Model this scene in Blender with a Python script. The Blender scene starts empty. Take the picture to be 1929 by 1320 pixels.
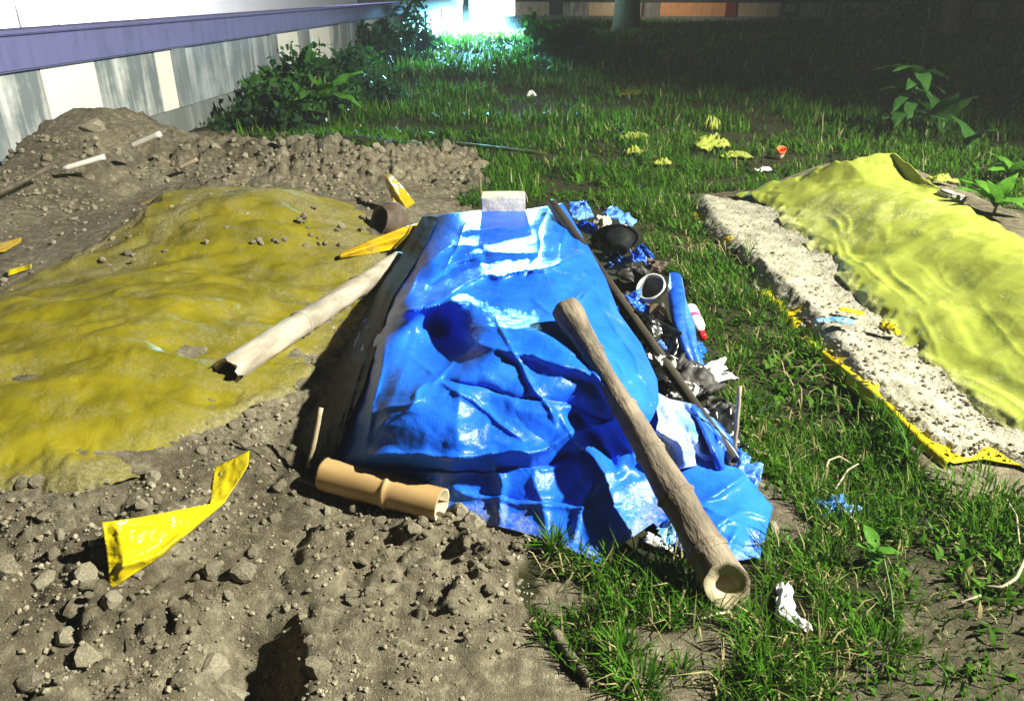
import bpy, bmesh, math, random
import numpy as np
from mathutils import Vector, Matrix, Quaternion

random.seed(7)
RNG = np.random.default_rng(11)
SC = bpy.context.scene
COL = SC.collection

# ------------------------------------------------------------------ camera
F, CX, CY, CAMH = 1450.0, 964.5, 660.0, 1.6
PITCH = math.atan(680 / F)
CP, SP = math.cos(PITCH), math.sin(PITCH)
cam = bpy.data.objects.new('camera', bpy.data.cameras.new('camera'))
COL.objects.link(cam)
cam.location = (0, 0, CAMH)
cam.rotation_euler = (math.pi / 2 - PITCH, 0, 0)
cam.data.sensor_width = 36
cam.data.lens = F / 1929 * 36
cam.data.clip_start = 0.05
cam.data.clip_end = 500
SC.camera = cam

# ------------------------------------------------------------------ night sky
world = bpy.data.worlds.new('World')
SC.world = world
world.use_nodes = True
wn = world.node_tree
bg = wn.nodes['Background']
sky = wn.nodes.new('ShaderNodeTexSky')
sky.sky_type = 'NISHITA'
sky.sun_disc = False
sky.sun_elevation = math.radians(-3)
sky.sun_rotation = math.radians(110)
wn.links.new(sky.outputs[0], bg.inputs[0])
bg.inputs[1].default_value = 0.02

# ------------------------------------------------------------------ lamps of the site
def spot(name, loc, target, energy, color, angle, blend, radius):
    d = bpy.data.lights.new(name, 'SPOT')
    d.energy = energy
    d.color = color
    d.spot_size = math.radians(angle)
    d.spot_blend = blend
    d.shadow_soft_size = radius
    o = bpy.data.objects.new(name, d)
    COL.objects.link(o)
    o.location = loc
    o.rotation_euler = (Vector(target) - Vector(loc)).to_track_quat('-Z', 'Y').to_euler()
    return o

KEY = (8.1, 0.8, 7.3)
LAMP = (-0.85, 36.0, 1.0)
spot('floodlight_on_mast', KEY, (-0.9, 4.5, 0.0), 18500, (0.98, 0.97, 0.80), 90, 0.60, 0.13)
spot('floodlight_beam', (LAMP[0], LAMP[1] - 0.28, LAMP[2]), (-1.6, 30.0, -3.3), 900000, (0.26, 0.76, 1.0), 78, 1.0, 0.25)
spot('yard_light', (-6.9, 14.0, 5.5), (-11.6, 17.0, 0.8), 30000, (0.93, 0.95, 1.0), 150, 0.3, 0.3)

spot('street_light', (6.2, 40.5, 3.4), (7.6, 45.0, 0.5), 950, (1.0, 0.80, 0.58), 110, 1.0, 0.15)
SC.view_settings.view_transform = 'Standard'
SC.view_settings.look = 'None'
SC.view_settings.exposure = 0.0
SC.view_settings.gamma = 1.0
SC.view_settings.use_curve_mapping = False
SC.render.engine = 'CYCLES'
SC.cycles.use_denoising = True
SC.cycles.max_bounces = 6
SC.cycles.diffuse_bounces = 1
SC.cycles.volume_bounces = 0
SC.cycles.sample_clamp_indirect = 4.0

# ------------------------------------------------------------------ pixels of the photograph -> rays
def ray(px, py):
    u = (np.asarray(px, float) - CX) / F
    v = (CY - np.asarray(py, float)) / F
    return u, CP + v * SP, -SP + v * CP

def P(px, py, z):
    dx, dy, dz = ray(px, py)
    t = (np.asarray(z, float) - CAMH) / dz
    return np.stack([dx * t, dy * t, np.broadcast_to(np.asarray(z, float), np.shape(t))], -1)

def PV(px, py, z):
    return Vector(P(px, py, z).tolist())

def project(x, y, z):
    dep = y * CP - (z - CAMH) * SP
    up = y * SP + (z - CAMH) * CP
    dep = np.maximum(dep, 1e-3)
    return CX + F * x / dep, CY - F * up / dep

# ------------------------------------------------------------------ noise
def _h(ix, iy, s):
    n = (ix.astype(np.int64) * 374761393 + iy.astype(np.int64) * 668265263 + s * 974634777) & 0xFFFFFFFF
    n = ((n ^ (n >> 13)) * 1274126177) & 0xFFFFFFFF
    return ((n ^ (n >> 16)) & 0xFFFFFF) / float(0xFFFFFF)

def vnoise(x, y, s=0):
    ix, iy = np.floor(x), np.floor(y)
    fx, fy = x - ix, y - iy
    fx = fx * fx * fx * (fx * (fx * 6 - 15) + 10)
    fy = fy * fy * fy * (fy * (fy * 6 - 15) + 10)
    a, b = _h(ix, iy, s), _h(ix + 1, iy, s)
    c, d = _h(ix, iy + 1, s), _h(ix + 1, iy + 1, s)
    return (a * (1 - fx) + b * fx) * (1 - fy) + (c * (1 - fx) + d * fx) * fy - 0.5

def fbm(x, y, o=4, s=0, g=0.5):
    r, a = 0, 1.0
    for k in range(o):
        r = r + a * vnoise(x, y, s + k * 17)
        x, y, a = x * 2.03 + 3.1, y * 2.03 - 1.7, a * g
    return r

def ridged(x, y, o=3, s=0):
    r, a = 0, 1.0
    for k in range(o):
        r = r + a * (0.5 - np.abs(vnoise(x, y, s + k * 13)) * 2)
        x, y, a = x * 2.1 + 5.3, y * 2.1 + 2.9, a * 0.5
    return r

def worley(x, y, s=0):
    ix, iy = np.floor(x), np.floor(y)
    f1 = np.full(np.shape(x), 9.0)
    idv = np.zeros(np.shape(x))
    for dx in (-1, 0, 1):
        for dy in (-1, 0, 1):
            cx, cy = ix + dx, iy + dy
            qx, qy = cx + _h(cx, cy, s), cy + _h(cx, cy, s + 5)
            d = np.hypot(x - qx, y - qy)
            m = d < f1
            f1 = np.where(m, d, f1)
            idv = np.where(m, _h(cx, cy, s + 9), idv)
    return f1, idv

def trinoise(x, y, s=0):
    """flat facets meeting in sharp creases"""
    x, y = np.asarray(x, float), np.asarray(y, float)
    wx = x + 0.55 * vnoise(x * 0.9, y * 0.9, s + 31)
    wy = y + 0.55 * vnoise(x * 0.9 + 7, y * 0.9, s + 37)
    k = (wx + wy) * 0.3660254
    a, b = wx + k, wy + k
    ia, ib = np.floor(a), np.floor(b)
    fa, fb = a - ia, b - ib
    h00, h11 = _h(ia, ib, s), _h(ia + 1, ib + 1, s)
    up = fa > fb
    hm = np.where(up, _h(ia + 1, ib, s), _h(ia, ib + 1, s))
    big, small = np.where(up, fa, fb), np.where(up, fb, fa)
    return h00 * (1 - big) + hm * (big - small) + h11 * small - 0.5

def S(t):
    t = np.clip(t, 0, 1)
    return t * t * (3 - 2 * t)

def inside(poly, x, y):
    x, y = np.asarray(x, float), np.asarray(y, float)
    r = np.zeros(np.shape(x), bool)
    n = len(poly)
    for i in range(n):
        x0, y0 = poly[i]
        x1, y1 = poly[(i + 1) % n]
        if y0 == y1:
            continue
        c = ((y0 > y) != (y1 > y)) & (x < (x1 - x0) * (y - y0) / (y1 - y0) + x0)
        r ^= c
    return r

def segdist(line, x, y):
    d = np.full(np.shape(x), 1e9)
    for (x0, y0), (x1, y1) in zip(line[:-1], line[1:]):
        vx, vy = x1 - x0, y1 - y0
        t = np.clip(((x - x0) * vx + (y - y0) * vy) / (vx * vx + vy * vy), 0, 1)
        d = np.minimum(d, np.hypot(x - x0 - t * vx, y - y0 - t * vy))
    return d

# ------------------------------------------------------------------ shape of the ground
WALL_K = 0.072
def wall_x(y):
    return -4.03 + WALL_K * (y - 9.56)

def Hs(x, y):
    x, y = np.asarray(x, float), np.asarray(y, float)
    h = 0.05 * fbm(x * 0.35, y * 0.35, 3, 3) * S((y - 6) / 4 + 0.3)
    # left mound, two humps
    ex = np.exp(-np.abs((x + 1.98) / np.where(x < -1.98, 1.05, 0.92)) ** np.where(x < -1.98, 2.0, 2.8))
    ey = np.exp(-np.abs((y - 3.0) / 1.0) ** 3) * 0.30 + np.exp(-np.abs((y - 5.05) / 0.85) ** 2.6) * 0.34
    h = h + ex * ey
    # spoil heap behind it, along the wall
    h = h + 0.30 * np.exp(-((y - 7.7 - 0.1 * x) / 0.75) ** 2) * S((x + 5.5) / 1.2) * S((-0.25 - x) / 1.3)
    h = h + 0.28 * np.exp(-((x + 3.9) / 0.5) ** 2) * S((9.2 - y) / 1.5) * S((y - 4.6) / 2.0)
    # right mound, a straight bank from x = 1.47
    rx = (0.055 * S((x - 1.45 - 0.05 * np.sin(y * 2.1)) / 0.10) + 0.30 * S((x - 1.75) / 0.85)) * (1 - S((x - 3.0) / 0.9))
    h = h + rx * S((6.75 - y) / 0.6) * S((y - 2.15) / 0.35)
    # earth under the blue sheet
    h = h + 0.10 * np.exp(-np.abs((x - 0.12) / 0.5) ** 3 - np.abs((y - 3.3) / 1.1) ** 4)
    # shallow ditch between blue sheet and right bank
    h = h - 0.06 * np.exp(-((x - 1.18) / 0.2) ** 2) * np.exp(-((y - 2.6) / 0.9) ** 2)
    # bank of dug soil in front left
    h = h + 0.06 * np.exp(-((x + 1.5) / 0.6) ** 2 - ((y - 1.6) / 0.5) ** 2)
    # pit in the foreground
    for (cx, cy, r, d) in ((-0.69, 1.52, 0.11, 0.19), (-0.63, 1.37, 0.09, 0.16), (-0.79, 1.62, 0.04, 0.05)):
        h = h - d * np.exp(-np.abs(np.hypot(x - cx, y - cy) / r) ** 3)
    return h

def march(px, py):
    px, py = np.asarray(px, float), np.asarray(py, float)
    dx, dy, dz = ray(px, py)
    t0 = np.full(px.shape, 0.9)
    hit = np.zeros(px.shape, bool)
    lo, hi = t0.copy(), t0.copy()
    t = t0
    for i in range(170):
        tn = t * 1.025
        below = (CAMH + dz * tn) < Hs(dx * tn, dy * tn)
        new = below & ~hit
        lo = np.where(new, t, lo)
        hi = np.where(new, tn, hi)
        hit |= below
        t = tn
    for i in range(14):
        m = (lo + hi) / 2
        b = (CAMH + dz * m) < Hs(dx * m, dy * m)
        hi = np.where(b, m, hi)
        lo = np.where(b, lo, m)
    return np.stack([dx * hi, dy * hi, CAMH + dz * hi], -1)

def G(px, py, up=0.0):
    p = march(np.array([px]), np.array([py]))[0]
    return Vector((p[0], p[1], p[2] + up))

DIRT = [(-6000, 200), (0, 190), (230, 185), (350, 240), (480, 266), (640, 268), (780, 278), (915, 303), (905, 345), (885, 372),
        (900, 405), (1000, 405), (1000, 700), (1000, 1000), (988, 1060), (1015, 1150), (1095, 1250), (1190, 1330),
        (1500, 3500), (-6000, 3500)]
PALE = [[(1400, 880), (1470, 900), (1505, 980), (1470, 1040), (1420, 1060)],
        [(1180, 1150), (1300, 1180), (1375, 1230), (1380, 1500), (1230, 1400), (1215, 1200)],
        [(1690, 1010), (1810, 1080), (2000, 1200), (2300, 1500), (1650, 1500), (1600, 1290), (1720, 1180)],
        [(1760, 350), (1860, 385), (2050, 450), (2180, 540), (2160, 580), (1900, 460), (1740, 392)],
        [(1010, 1080), (1120, 1075), (1180, 1120), (1100, 1150), (1020, 1130)]]

def soil_mask(x, y, z):
    px, py = project(x, y, z)
    wob = fbm(x * 5, y * 5, 3, 41)
    wob2 = fbm(x * 5, y * 5, 3, 57)
    sx, sy = px + wob * 70, py + wob2 * 50 * np.clip(py / 700, 0.15, 1)
    m = inside(DIRT, sx, sy).astype(float)
    for pl in PALE:
        m = np.maximum(m, inside(pl, sx, sy) * (0.62 if pl[0][0] == 1690 else 0.9))
    m = np.maximum(m, ((x > 1.49) & (x < 1.95) & (y > 2.3) & (y < 6.5)) * 1.0)
    m = np.maximum(m, ((x > 1.5) & (x < 3.4) & (y > 2.2) & (y < 6.6)) * 1.0)
    return m

def detail(x, y, m):
    """clods and lumps of dug soil; m = bare soil 0..1"""
    px, py = project(x, y, Hs(x, y))
    rough = 0.25 + 0.9 * np.exp(-(((px - 850) / 190) ** 2 + ((py - 1060) / 90) ** 2))
    rough = rough + 0.9 * S((6.2 - 0) * 0 + (y - 6.0) / 0.9) * S((9.5 - y) / 1.0)
    rough = rough + 1.0 * np.exp(-(((px - 150) / 280) ** 2 + ((py - 1130) / 170) ** 2)) + 0.35 * S((-3.0 - x) / 0.6)
    rough = rough + 0.35 * np.exp(-(((px - 470) / 120) ** 2 + ((py - 830) / 90) ** 2))
    rough = rough * (0.75 + 0.9 * fbm(x * 1.7, y * 1.7, 2, 91))
    smooth = np.exp(-(((px - 780) / 120) ** 2 + ((py - 365) / 30) ** 2))
    rough = np.clip(rough * 1.25 * (1 - 0.9 * smooth), 0.08, 1.8)
    r = 0.024 * fbm(x * 6, y * 6, 4, 5) * (0.5 + rough * 0.8)
    for sc, amp, sd in ((7, 0.056, 1), (15, 0.028, 2), (32, 0.014, 3), (60, 0.005, 4)):
        wx = x * sc + 0.5 * vnoise(x * sc * 1.3, y * sc * 1.3, sd + 50)
        wy = y * sc + 0.5 * vnoise(x * sc * 1.3, y * sc * 1.3, sd + 70)
        f, i = worley(wx, wy, sd)
        r = r + amp * rough * np.clip(i * 1.7 - 0.55, 0, 1) * np.clip(1 - (f / 0.62) ** 2, 0, 1) ** 0.6
    g = 0.02 * fbm(x * 3, y * 3, 4, 8)
    under = ((x > -2.95) & (x < -1.0) & (y > 2.2) & (y < 5.9))
    pile = S((6.0 - y) / 0.3)
    lim = np.where(under, 0.35, 1.0)
    lim = np.where((x > 1.40) & (x < 3.6) & (y > 2.2) & (y < 6.6), 0.25, lim)
    return (m * r * lim + (1 - m) * g)

# ------------------------------------------------------------------ materials
def new_mat(name):
    m = bpy.data.materials.new(name)
    m.use_nodes = True
    nt = m.node_tree
    b = nt.nodes['Principled BSDF']
    return m, nt, b

def N(nt, t, **kw):
    n = nt.nodes.new(t)
    for k, v in kw.items():
        if k in n.inputs:
            n.inputs[k].default_value = v
        else:
            setattr(n, k, v)
    return n

def ramp(nt, src, stops):
    r = nt.nodes.new('ShaderNodeValToRGB')
    e = r.color_ramp.elements
    while len(e) < len(stops):
        e.new(0.5)
    for el, (p, c) in zip(e, stops):
        el.position = p
        el.color = (*c, 1) if len(c) == 3 else c
    nt.links.new(src, r.inputs[0])
    return r.outputs[0]

def mix(nt, fac, a, b):
    m = nt.nodes.new('ShaderNodeMix')
    m.data_type = 'RGBA'
    for sock, v in ((m.inputs[0], fac), (m.inputs[6], a), (m.inputs[7], b)):
        if hasattr(v, 'is_linked') or isinstance(v, bpy.types.NodeSocket):
            nt.links.new(v, sock)
        else:
            sock.default_value = v if not isinstance(v, tuple) else ((*v, 1) if len(v) == 3 else v)
    return m.outputs[2]

def coords(nt, kind='Object', scale=(1, 1, 1)):
    tc = nt.nodes.new('ShaderNodeTexCoord')
    mp = nt.nodes.new('ShaderNodeMapping')
    mp.inputs['Scale'].default_value = scale
    nt.links.new(tc.outputs[kind], mp.inputs[0])
    return mp.outputs[0]

def noise(nt, vec, scale, det=6, rough=0.6, dist=0.0):
    n = N(nt, 'ShaderNodeTexNoise', Scale=scale, Detail=det, Roughness=rough, Distortion=dist)
    nt.links.new(vec, n.inputs['Vector'])
    return n.outputs['Fac']

def bump(nt, b, h, strength, dist):
    n = N(nt, 'ShaderNodeBump', Strength=strength, Distance=dist)
    nt.links.new(h, n.inputs['Height'])
    nt.links.new(n.outputs[0], b.inputs['Normal'])
    return n

def simple(name, c1, c2, scale=8, rough=0.6, bs=0.3, bscale=60, bd=0.004, stretch=(1, 1, 1), lo=0.35, hi=0.65, spec=0.5, metal=0):
    m, nt, b = new_mat(name)
    v = coords(nt, 'Object', stretch)
    f = noise(nt, v, scale)
    nt.links.new(ramp(nt, f, [(lo, c1), (hi, c2)]), b.inputs['Base Color'])
    b.inputs['Roughness'].default_value = rough
    b.inputs['Specular IOR Level'].default_value = spec
    b.inputs['Metallic'].default_value = metal
    if bs:
        bump(nt, b, noise(nt, v, bscale, 4), bs, bd)
    return m

def ground_material():
    m, nt, b = new_mat('earth')
    v = coords(nt)
    at = N(nt, 'ShaderNodeAttribute', attribute_name='soil')
    n1 = noise(nt, v, 2.2, 8, 0.65)
    n2 = noise(nt, v, 22, 8, 0.7)
    n3 = noise(nt, v, 140, 4, 0.7)
    soil = ramp(nt, n1, [(0.3, (0.09, 0.076, 0.052)), (0.5, (0.19, 0.163, 0.113)), (0.7, (0.33, 0.295, 0.21))])
    soil2 = ramp(nt, n2, [(0.33, (0.055, 0.045, 0.032)), (0.50, (0.165, 0.142, 0.10)), (0.68, (0.47, 0.42, 0.305))])
    soil = mix(nt, 0.55, soil, soil2)
    damp = ramp(nt, noise(nt, v, 0.9, 5, 0.6, 0.8), [(0.36, (0.42, 0.40, 0.37)), (0.52, (1, 1, 1)), (0.7, (1.15, 1.13, 1.08))])
    mu = nt.nodes.new('ShaderNodeMix')
    mu.data_type = 'RGBA'
    mu.blend_type = 'MULTIPLY'
    mu.inputs[0].default_value = 0.85
    nt.links.new(soil, mu.inputs[6])
    nt.links.new(damp, mu.inputs[7])
    soil = mu.outputs[2]
    grit = ramp(nt, n3, [(0.60, (0, 0, 0)), (0.72, (1, 1, 1))])
    soil = mix(nt, grit, soil, (0.40, 0.36, 0.27))
    turf = ramp(nt, n2, [(0.35, (0.018, 0.024, 0.008)), (0.6, (0.05, 0.05, 0.022)), (0.75, (0.11, 0.095, 0.05))])
    nt.links.new(mix(nt, at.outputs['Fac'], turf, soil), b.inputs['Base Color'])
    b.inputs['Roughness'].default_value = 0.95
    b.inputs['Specular IOR Level'].default_value = 0.15
    mm = N(nt, 'ShaderNodeMath', operation='ADD')
    nt.links.new(noise(nt, v, 55, 8, 0.72), mm.inputs[0])
    nt.links.new(n3, mm.inputs[1])
    bump(nt, b, mm.outputs[0], 0.9, 0.012)
    return m

def tarp_material(name, c1, c2, rough, dirt=(0.23, 0.20, 0.14), dirt_base=0.0, wr=0.4, wscale=9, translucent=0.0, spec=0.38):
    m, nt, b = new_mat(name)
    v = coords(nt)
    f = noise(nt, v, 3.5, 5, 0.6)
    col = ramp(nt, f, [(0.35, c1), (0.65, c2)])
    at = N(nt, 'ShaderNodeAttribute', attribute_name='dust')
    d1 = noise(nt, v, 6, 9, 0.72)
    d2 = noise(nt, v, 60, 5, 0.7)
    a = N(nt, 'ShaderNodeMath', operation='MULTIPLY_ADD')
    nt.links.new(d2, a.inputs[0])
    a.inputs[1].default_value = 0.35
    nt.links.new(d1, a.inputs[2])
    a2 = N(nt, 'ShaderNodeMath', operation='ADD')
    nt.links.new(a.outputs[0], a2.inputs[0])
    nt.links.new(at.outputs['Fac'], a2.inputs[1])
    fac = ramp(nt, a2.outputs[0], [(0.72 - dirt_base, (0, 0, 0)), (1.02 - dirt_base * 0.6, (1, 1, 1))])
    dcol = ramp(nt, d2, [(0.35, tuple(k * 0.6 for k in dirt)), (0.65, tuple(min(1, k * 1.35) for k in dirt))])
    nt.links.new(mix(nt, fac, col, dcol), b.inputs['Base Color'])
    rr = ramp(nt, fac, [(0.0, (rough,) * 3), (0.6, (0.85,) * 3)])
    nt.links.new(rr, b.inputs['Roughness'])
    b.inputs['IOR'].default_value = 1.5
    b.inputs['Specular IOR Level'].default_value = spec
    w = noise(nt, v, wscale, 6, 0.6, 0.6)
    w2 = noise(nt, v, 70, 4, 0.6)
    mm = N(nt, 'ShaderNodeMath', operation='MULTIPLY_ADD')
    nt.links.new(w2, mm.inputs[0])
    nt.links.new(fac, mm.inputs[1])
    nt.links.new(w, mm.inputs[2])
    bump(nt, b, mm.outputs[0], wr, 0.03)
    if translucent:
        tr = N(nt, 'ShaderNodeBsdfTranslucent')
        nt.links.new(mix(nt, fac, col, dcol), tr.inputs['Color'])
        ms = N(nt, 'ShaderNodeMixShader', Fac=translucent)
        nt.links.new(b.outputs[0], ms.inputs[1])
        nt.links.new(tr.outputs[0], ms.inputs[2])
        nt.links.new(ms.outputs[0], nt.nodes['Material Output'].inputs['Surface'])
    return m

def leaf_material(name, attr=True, c=(0.06, 0.14, 0.02), trans=0.35, rough=0.5):
    m, nt, b = new_mat(name)
    if attr:
        at = N(nt, 'ShaderNodeAttribute', attribute_name='tint')
        col = at.outputs['Color']
    else:
        v = coords(nt)
        col = ramp(nt, noise(nt, v, 14, 3), [(0.3, tuple(k * 0.7 for k in c)), (0.7, tuple(min(1, k * 1.3) for k in c))])
    nt.links.new(col, b.inputs['Base Color'])
    b.inputs['Roughness'].default_value = rough
    b.inputs['Specular IOR Level'].default_value = 0.06
    tr = N(nt, 'ShaderNodeBsdfTranslucent')
    nt.links.new(col, tr.inputs['Color'])
    ms = N(nt, 'ShaderNodeMixShader', Fac=trans)
    nt.links.new(b.outputs[0], ms.inputs[1])
    nt.links.new(tr.outputs[0], ms.inputs[2])
    nt.links.new(ms.outputs[0], nt.nodes['Material Output'].inputs['Surface'])
    return m

def panel_material(name, c, stain, amount):
    m, nt, b = new_mat(name)
    v = coords(nt, 'Object', (6, 6, 0.8))
    v2 = coords(nt, 'Object', (2, 2, 2))
    s = noise(nt, v, 1.0, 6, 0.65)
    s2 = noise(nt, v2, 1.5, 6, 0.65)
    a = N(nt, 'ShaderNodeMath', operation='MULTIPLY_ADD')
    nt.links.new(s2, a.inputs[0])
    a.inputs[1].default_value = 0.5
    nt.links.new(s, a.inputs[2])
    fac = ramp(nt, a.outputs[0], [(0.84 - amount, (0, 0, 0)), (1.14 - amount, (1, 1, 1))])
    nt.links.new(mix(nt, fac, c, stain), b.inputs['Base Color'])
    b.inputs['Roughness'].default_value = 0.9
    bump(nt, b, noise(nt, v2, 40, 5), 0.3, 0.004)
    return m

M = {}
M['earth'] = ground_material()
M['clod'] = simple('dry_earth', (0.13, 0.112, 0.08), (0.36, 0.315, 0.23), 9, 0.95, 0.8, 30, 0.01, spec=0.15)
M['clod_pale'] = simple('pale_earth', (0.24, 0.21, 0.15), (0.45, 0.40, 0.30), 9, 0.95, 0.8, 30, 0.01, spec=0.15)
M['sand'] = simple('pale_sand', (0.26, 0.245, 0.19), (0.47, 0.445, 0.36), 9, 0.95, 0.9, 60, 0.012, spec=0.15)
M['blue'] = tarp_material('blue_polythene', (0.008, 0.105, 0.84), (0.022, 0.18, 0.93), 0.29, (0.30, 0.33, 0.36), -0.07, 0.22, 20, 0.0, 0.26)
M['blue2'] = tarp_material('blue_polythene_light', (0.02, 0.14, 0.72), (0.16, 0.34, 0.85), 0.3, (0.5, 0.5, 0.5), -0.05, 0.5, 12)
M['blue_dark'] = simple('blue_woven_plastic', (0.005, 0.05, 0.45), (0.02, 0.14, 0.75), 14, 0.35, 0.5, 20, 0.01)
M['blue_glare'] = tarp_material('blue_sheet_glare', (0.08, 0.24, 0.78), (0.74, 0.79, 0.88), 0.35, (0.35, 0.42, 0.55), -0.05, 0.4, 9)  # whitish part of the mix stands in for overexposed glare on blue
M['yellow_l'] = tarp_material('yellow_polythene_dusty', (0.125, 0.108, 0.006), (0.225, 0.19, 0.010), 0.5, (0.20, 0.175, 0.085), 0.17, 0.35, 11, 0.0, 0.08)
M['yellow_r'] = tarp_material('lime_yellow_polythene', (0.25, 0.29, 0.045), (0.34, 0.38, 0.07), 0.5, (0.42, 0.43, 0.18), 0.03, 0.25, 7, 0.0, 0.08)
M['yellow_edge'] = tarp_material('yellow_polythene_edge', (0.66, 0.50, 0.01), (0.74, 0.60, 0.02), 0.5, (0.40, 0.35, 0.22), 0.0, 0.4, 12, 0.2, 0.12)
M['yellow'] = tarp_material('yellow_polythene_clean', (0.62, 0.48, 0.006), (0.72, 0.58, 0.012), 0.2, (0.3, 0.25, 0.12), -0.2, 0.4, 16, 0.15)
M['amber'] = tarp_material('amber_polythene', (0.60, 0.36, 0.006), (0.70, 0.46, 0.012), 0.25, (0.25, 0.2, 0.1), 0.02, 0.5, 16, 0.15)
M['bamboo_tan'] = simple('fresh_bamboo', (0.42, 0.26, 0.11), (0.60, 0.41, 0.20), 5, 0.38, 0.25, 30, 0.003, (1, 1, 0.12), spec=0.5)
M['bamboo_old'] = simple('weathered_bamboo', (0.085, 0.067, 0.05), (0.27, 0.215, 0.155), 16, 0.8, 0.9, 38, 0.012, (1, 1, 0.35))
M['bamboo_pale'] = simple('bleached_bamboo', (0.22, 0.185, 0.145), (0.56, 0.50, 0.42), 7, 0.7, 0.5, 40, 0.005, (1, 1, 0.3))
M['bamboo_in'] = simple('bamboo_inside', (0.42, 0.34, 0.22), (0.60, 0.50, 0.34), 20, 0.8, 0.5, 80, 0.004)
M['pole_dark'] = simple('dark_pole', (0.02, 0.018, 0.015), (0.11, 0.092, 0.07), 9, 0.5, 0.5, 40, 0.004, (1, 1, 0.1))
M['stick'] = simple('dry_stick', (0.20, 0.15, 0.10), (0.42, 0.34, 0.24), 12, 0.75, 0.5, 40, 0.004, (1, 1, 0.2))
M['bark'] = simple('root_bark', (0.07, 0.06, 0.045), (0.17, 0.14, 0.10), 14, 0.9, 0.9, 30, 0.01)
M['white_stick'] = simple('white_pipe', (0.6, 0.56, 0.5), (0.8, 0.77, 0.72), 8, 0.6, 0.2, 40, 0.003)
M['block'] = simple('pale_brick', (0.50, 0.45, 0.36), (0.72, 0.68, 0.58), 12, 0.9, 0.7, 50, 0.006)
M['concrete'] = simple('grey_concrete', (0.22, 0.21, 0.19), (0.42, 0.40, 0.36), 9, 0.95, 0.7, 50, 0.006)
M['black_plastic'] = simple('black_plastic', (0.008, 0.009, 0.011), (0.02, 0.022, 0.025), 8, 0.22, 0.2, 14, 0.01)
M['white_plastic'] = simple('white_plastic', (0.74, 0.73, 0.70), (0.84, 0.83, 0.81), 8, 0.4, 0.3, 20, 0.006)
M['grey_plastic'] = simple('grey_plastic', (0.14, 0.14, 0.14), (0.26, 0.26, 0.25), 8, 0.5, 0.3, 20, 0.006)
M['red_plastic'] = simple('red_plastic', (0.70, 0.01, 0.02), (0.80, 0.02, 0.03), 8, 0.35, 0)
M['orange_plastic'] = simple('orange_plastic', (0.85, 0.13, 0.03), (0.9, 0.2, 0.05), 8, 0.4, 0)
M['pink_label'] = simple('pink_label', (0.65, 0.05, 0.25), (0.75, 0.1, 0.32), 8, 0.5, 0)
M['beige_rubber'] = simple('beige_rubber', (0.60, 0.42, 0.26), (0.74, 0.55, 0.36), 8, 0.6, 0.3, 60, 0.003)
M['dark_rubber'] = simple('dark_rubber', (0.02, 0.018, 0.018), (0.05, 0.045, 0.045), 8, 0.6, 0.3, 60, 0.003)
M['clay'] = simple('brown_earthenware', (0.06, 0.04, 0.03), (0.15, 0.10, 0.07), 8, 0.7, 0.6, 30, 0.006)
M['lightblue'] = simple('light_blue_film', (0.12, 0.36, 0.66), (0.3, 0.55, 0.8), 14, 0.3, 0.5, 30, 0.01)
M['rag'] = simple('white_rag', (0.72, 0.70, 0.72), (0.82, 0.80, 0.82), 10, 0.8, 0.5, 40, 0.008)
M['wall_beam'] = panel_material('violet_glare_render', (0.14, 0.14, 0.33), (0.09, 0.10, 0.22), 0.12)  # blue glare over the band is put into its violet colour
M['wall_plinth'] = panel_material('damp_plinth_render', (0.30, 0.32, 0.33), (0.16, 0.18, 0.18), 0.35)
M['pilaster'] = panel_material('pilaster_render', (0.36, 0.38, 0.40), (0.17, 0.20, 0.22), 0.35)
M['panel_white'] = panel_material('whitewashed_panel', (0.80, 0.79, 0.75), (0.55, 0.56, 0.55), -0.12)
M['panel_stain'] = panel_material('streaked_whitewash', (0.66, 0.67, 0.66), (0.17, 0.20, 0.22), 0.30)
M['panel_grey'] = panel_material('grey_streaked_panel', (0.48, 0.52, 0.56), (0.18, 0.22, 0.26), 0.32)
M['panel_beige'] = panel_material('beige_panel', (0.60, 0.50, 0.36), (0.35, 0.28, 0.2), 0.1)
M['panel_orange'] = panel_material('orange_panel', (0.72, 0.36, 0.16), (0.42, 0.24, 0.14), 0.1)
M['red_post'] = panel_material('dark_red_render', (0.24, 0.02, 0.025), (0.1, 0.015, 0.02), 0.2)
M['dark_post'] = panel_material('dark_render', (0.05, 0.05, 0.055), (0.03, 0.03, 0.03), 0.2)
M['pavement'] = simple('pale_concrete_yard', (0.62, 0.60, 0.58), (0.76, 0.74, 0.71), 2, 0.9, 0.3, 20, 0.01)
M['metal'] = simple('galvanised_metal', (0.25, 0.26, 0.28), (0.4, 0.41, 0.43), 8, 0.45, 0.1, 30, 0.002, metal=0.7)
M['grass'] = leaf_material('grass_blades')
M['leaf_bright'] = leaf_material('bright_leaf', False, (0.10, 0.26, 0.03))
M['leaf_mid'] = leaf_material('mid_green_leaf', False, (0.05, 0.15, 0.03))
M['leaf_dark'] = leaf_material('dark_leaf', False, (0.025, 0.065, 0.025))
M['leaf_olive'] = leaf_material('olive_leaf', False, (0.07, 0.10, 0.025))
M['straw'] = simple('dry_straw', (0.30, 0.26, 0.17), (0.48, 0.43, 0.30), 20, 0.8, 0)
M['stem'] = simple('green_stem', (0.06, 0.12, 0.03), (0.10, 0.18, 0.05), 10, 0.6, 0)
m_, nt_, b_ = new_mat('lamp_glow')
b_.inputs['Base Color'].default_value = (0.9, 0.95, 1, 1)
b_.inputs['Emission Color'].default_value = (0.75, 0.93, 1.0, 1)
b_.inputs['Emission Strength'].default_value = 60
M['glow'] = m_

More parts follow.
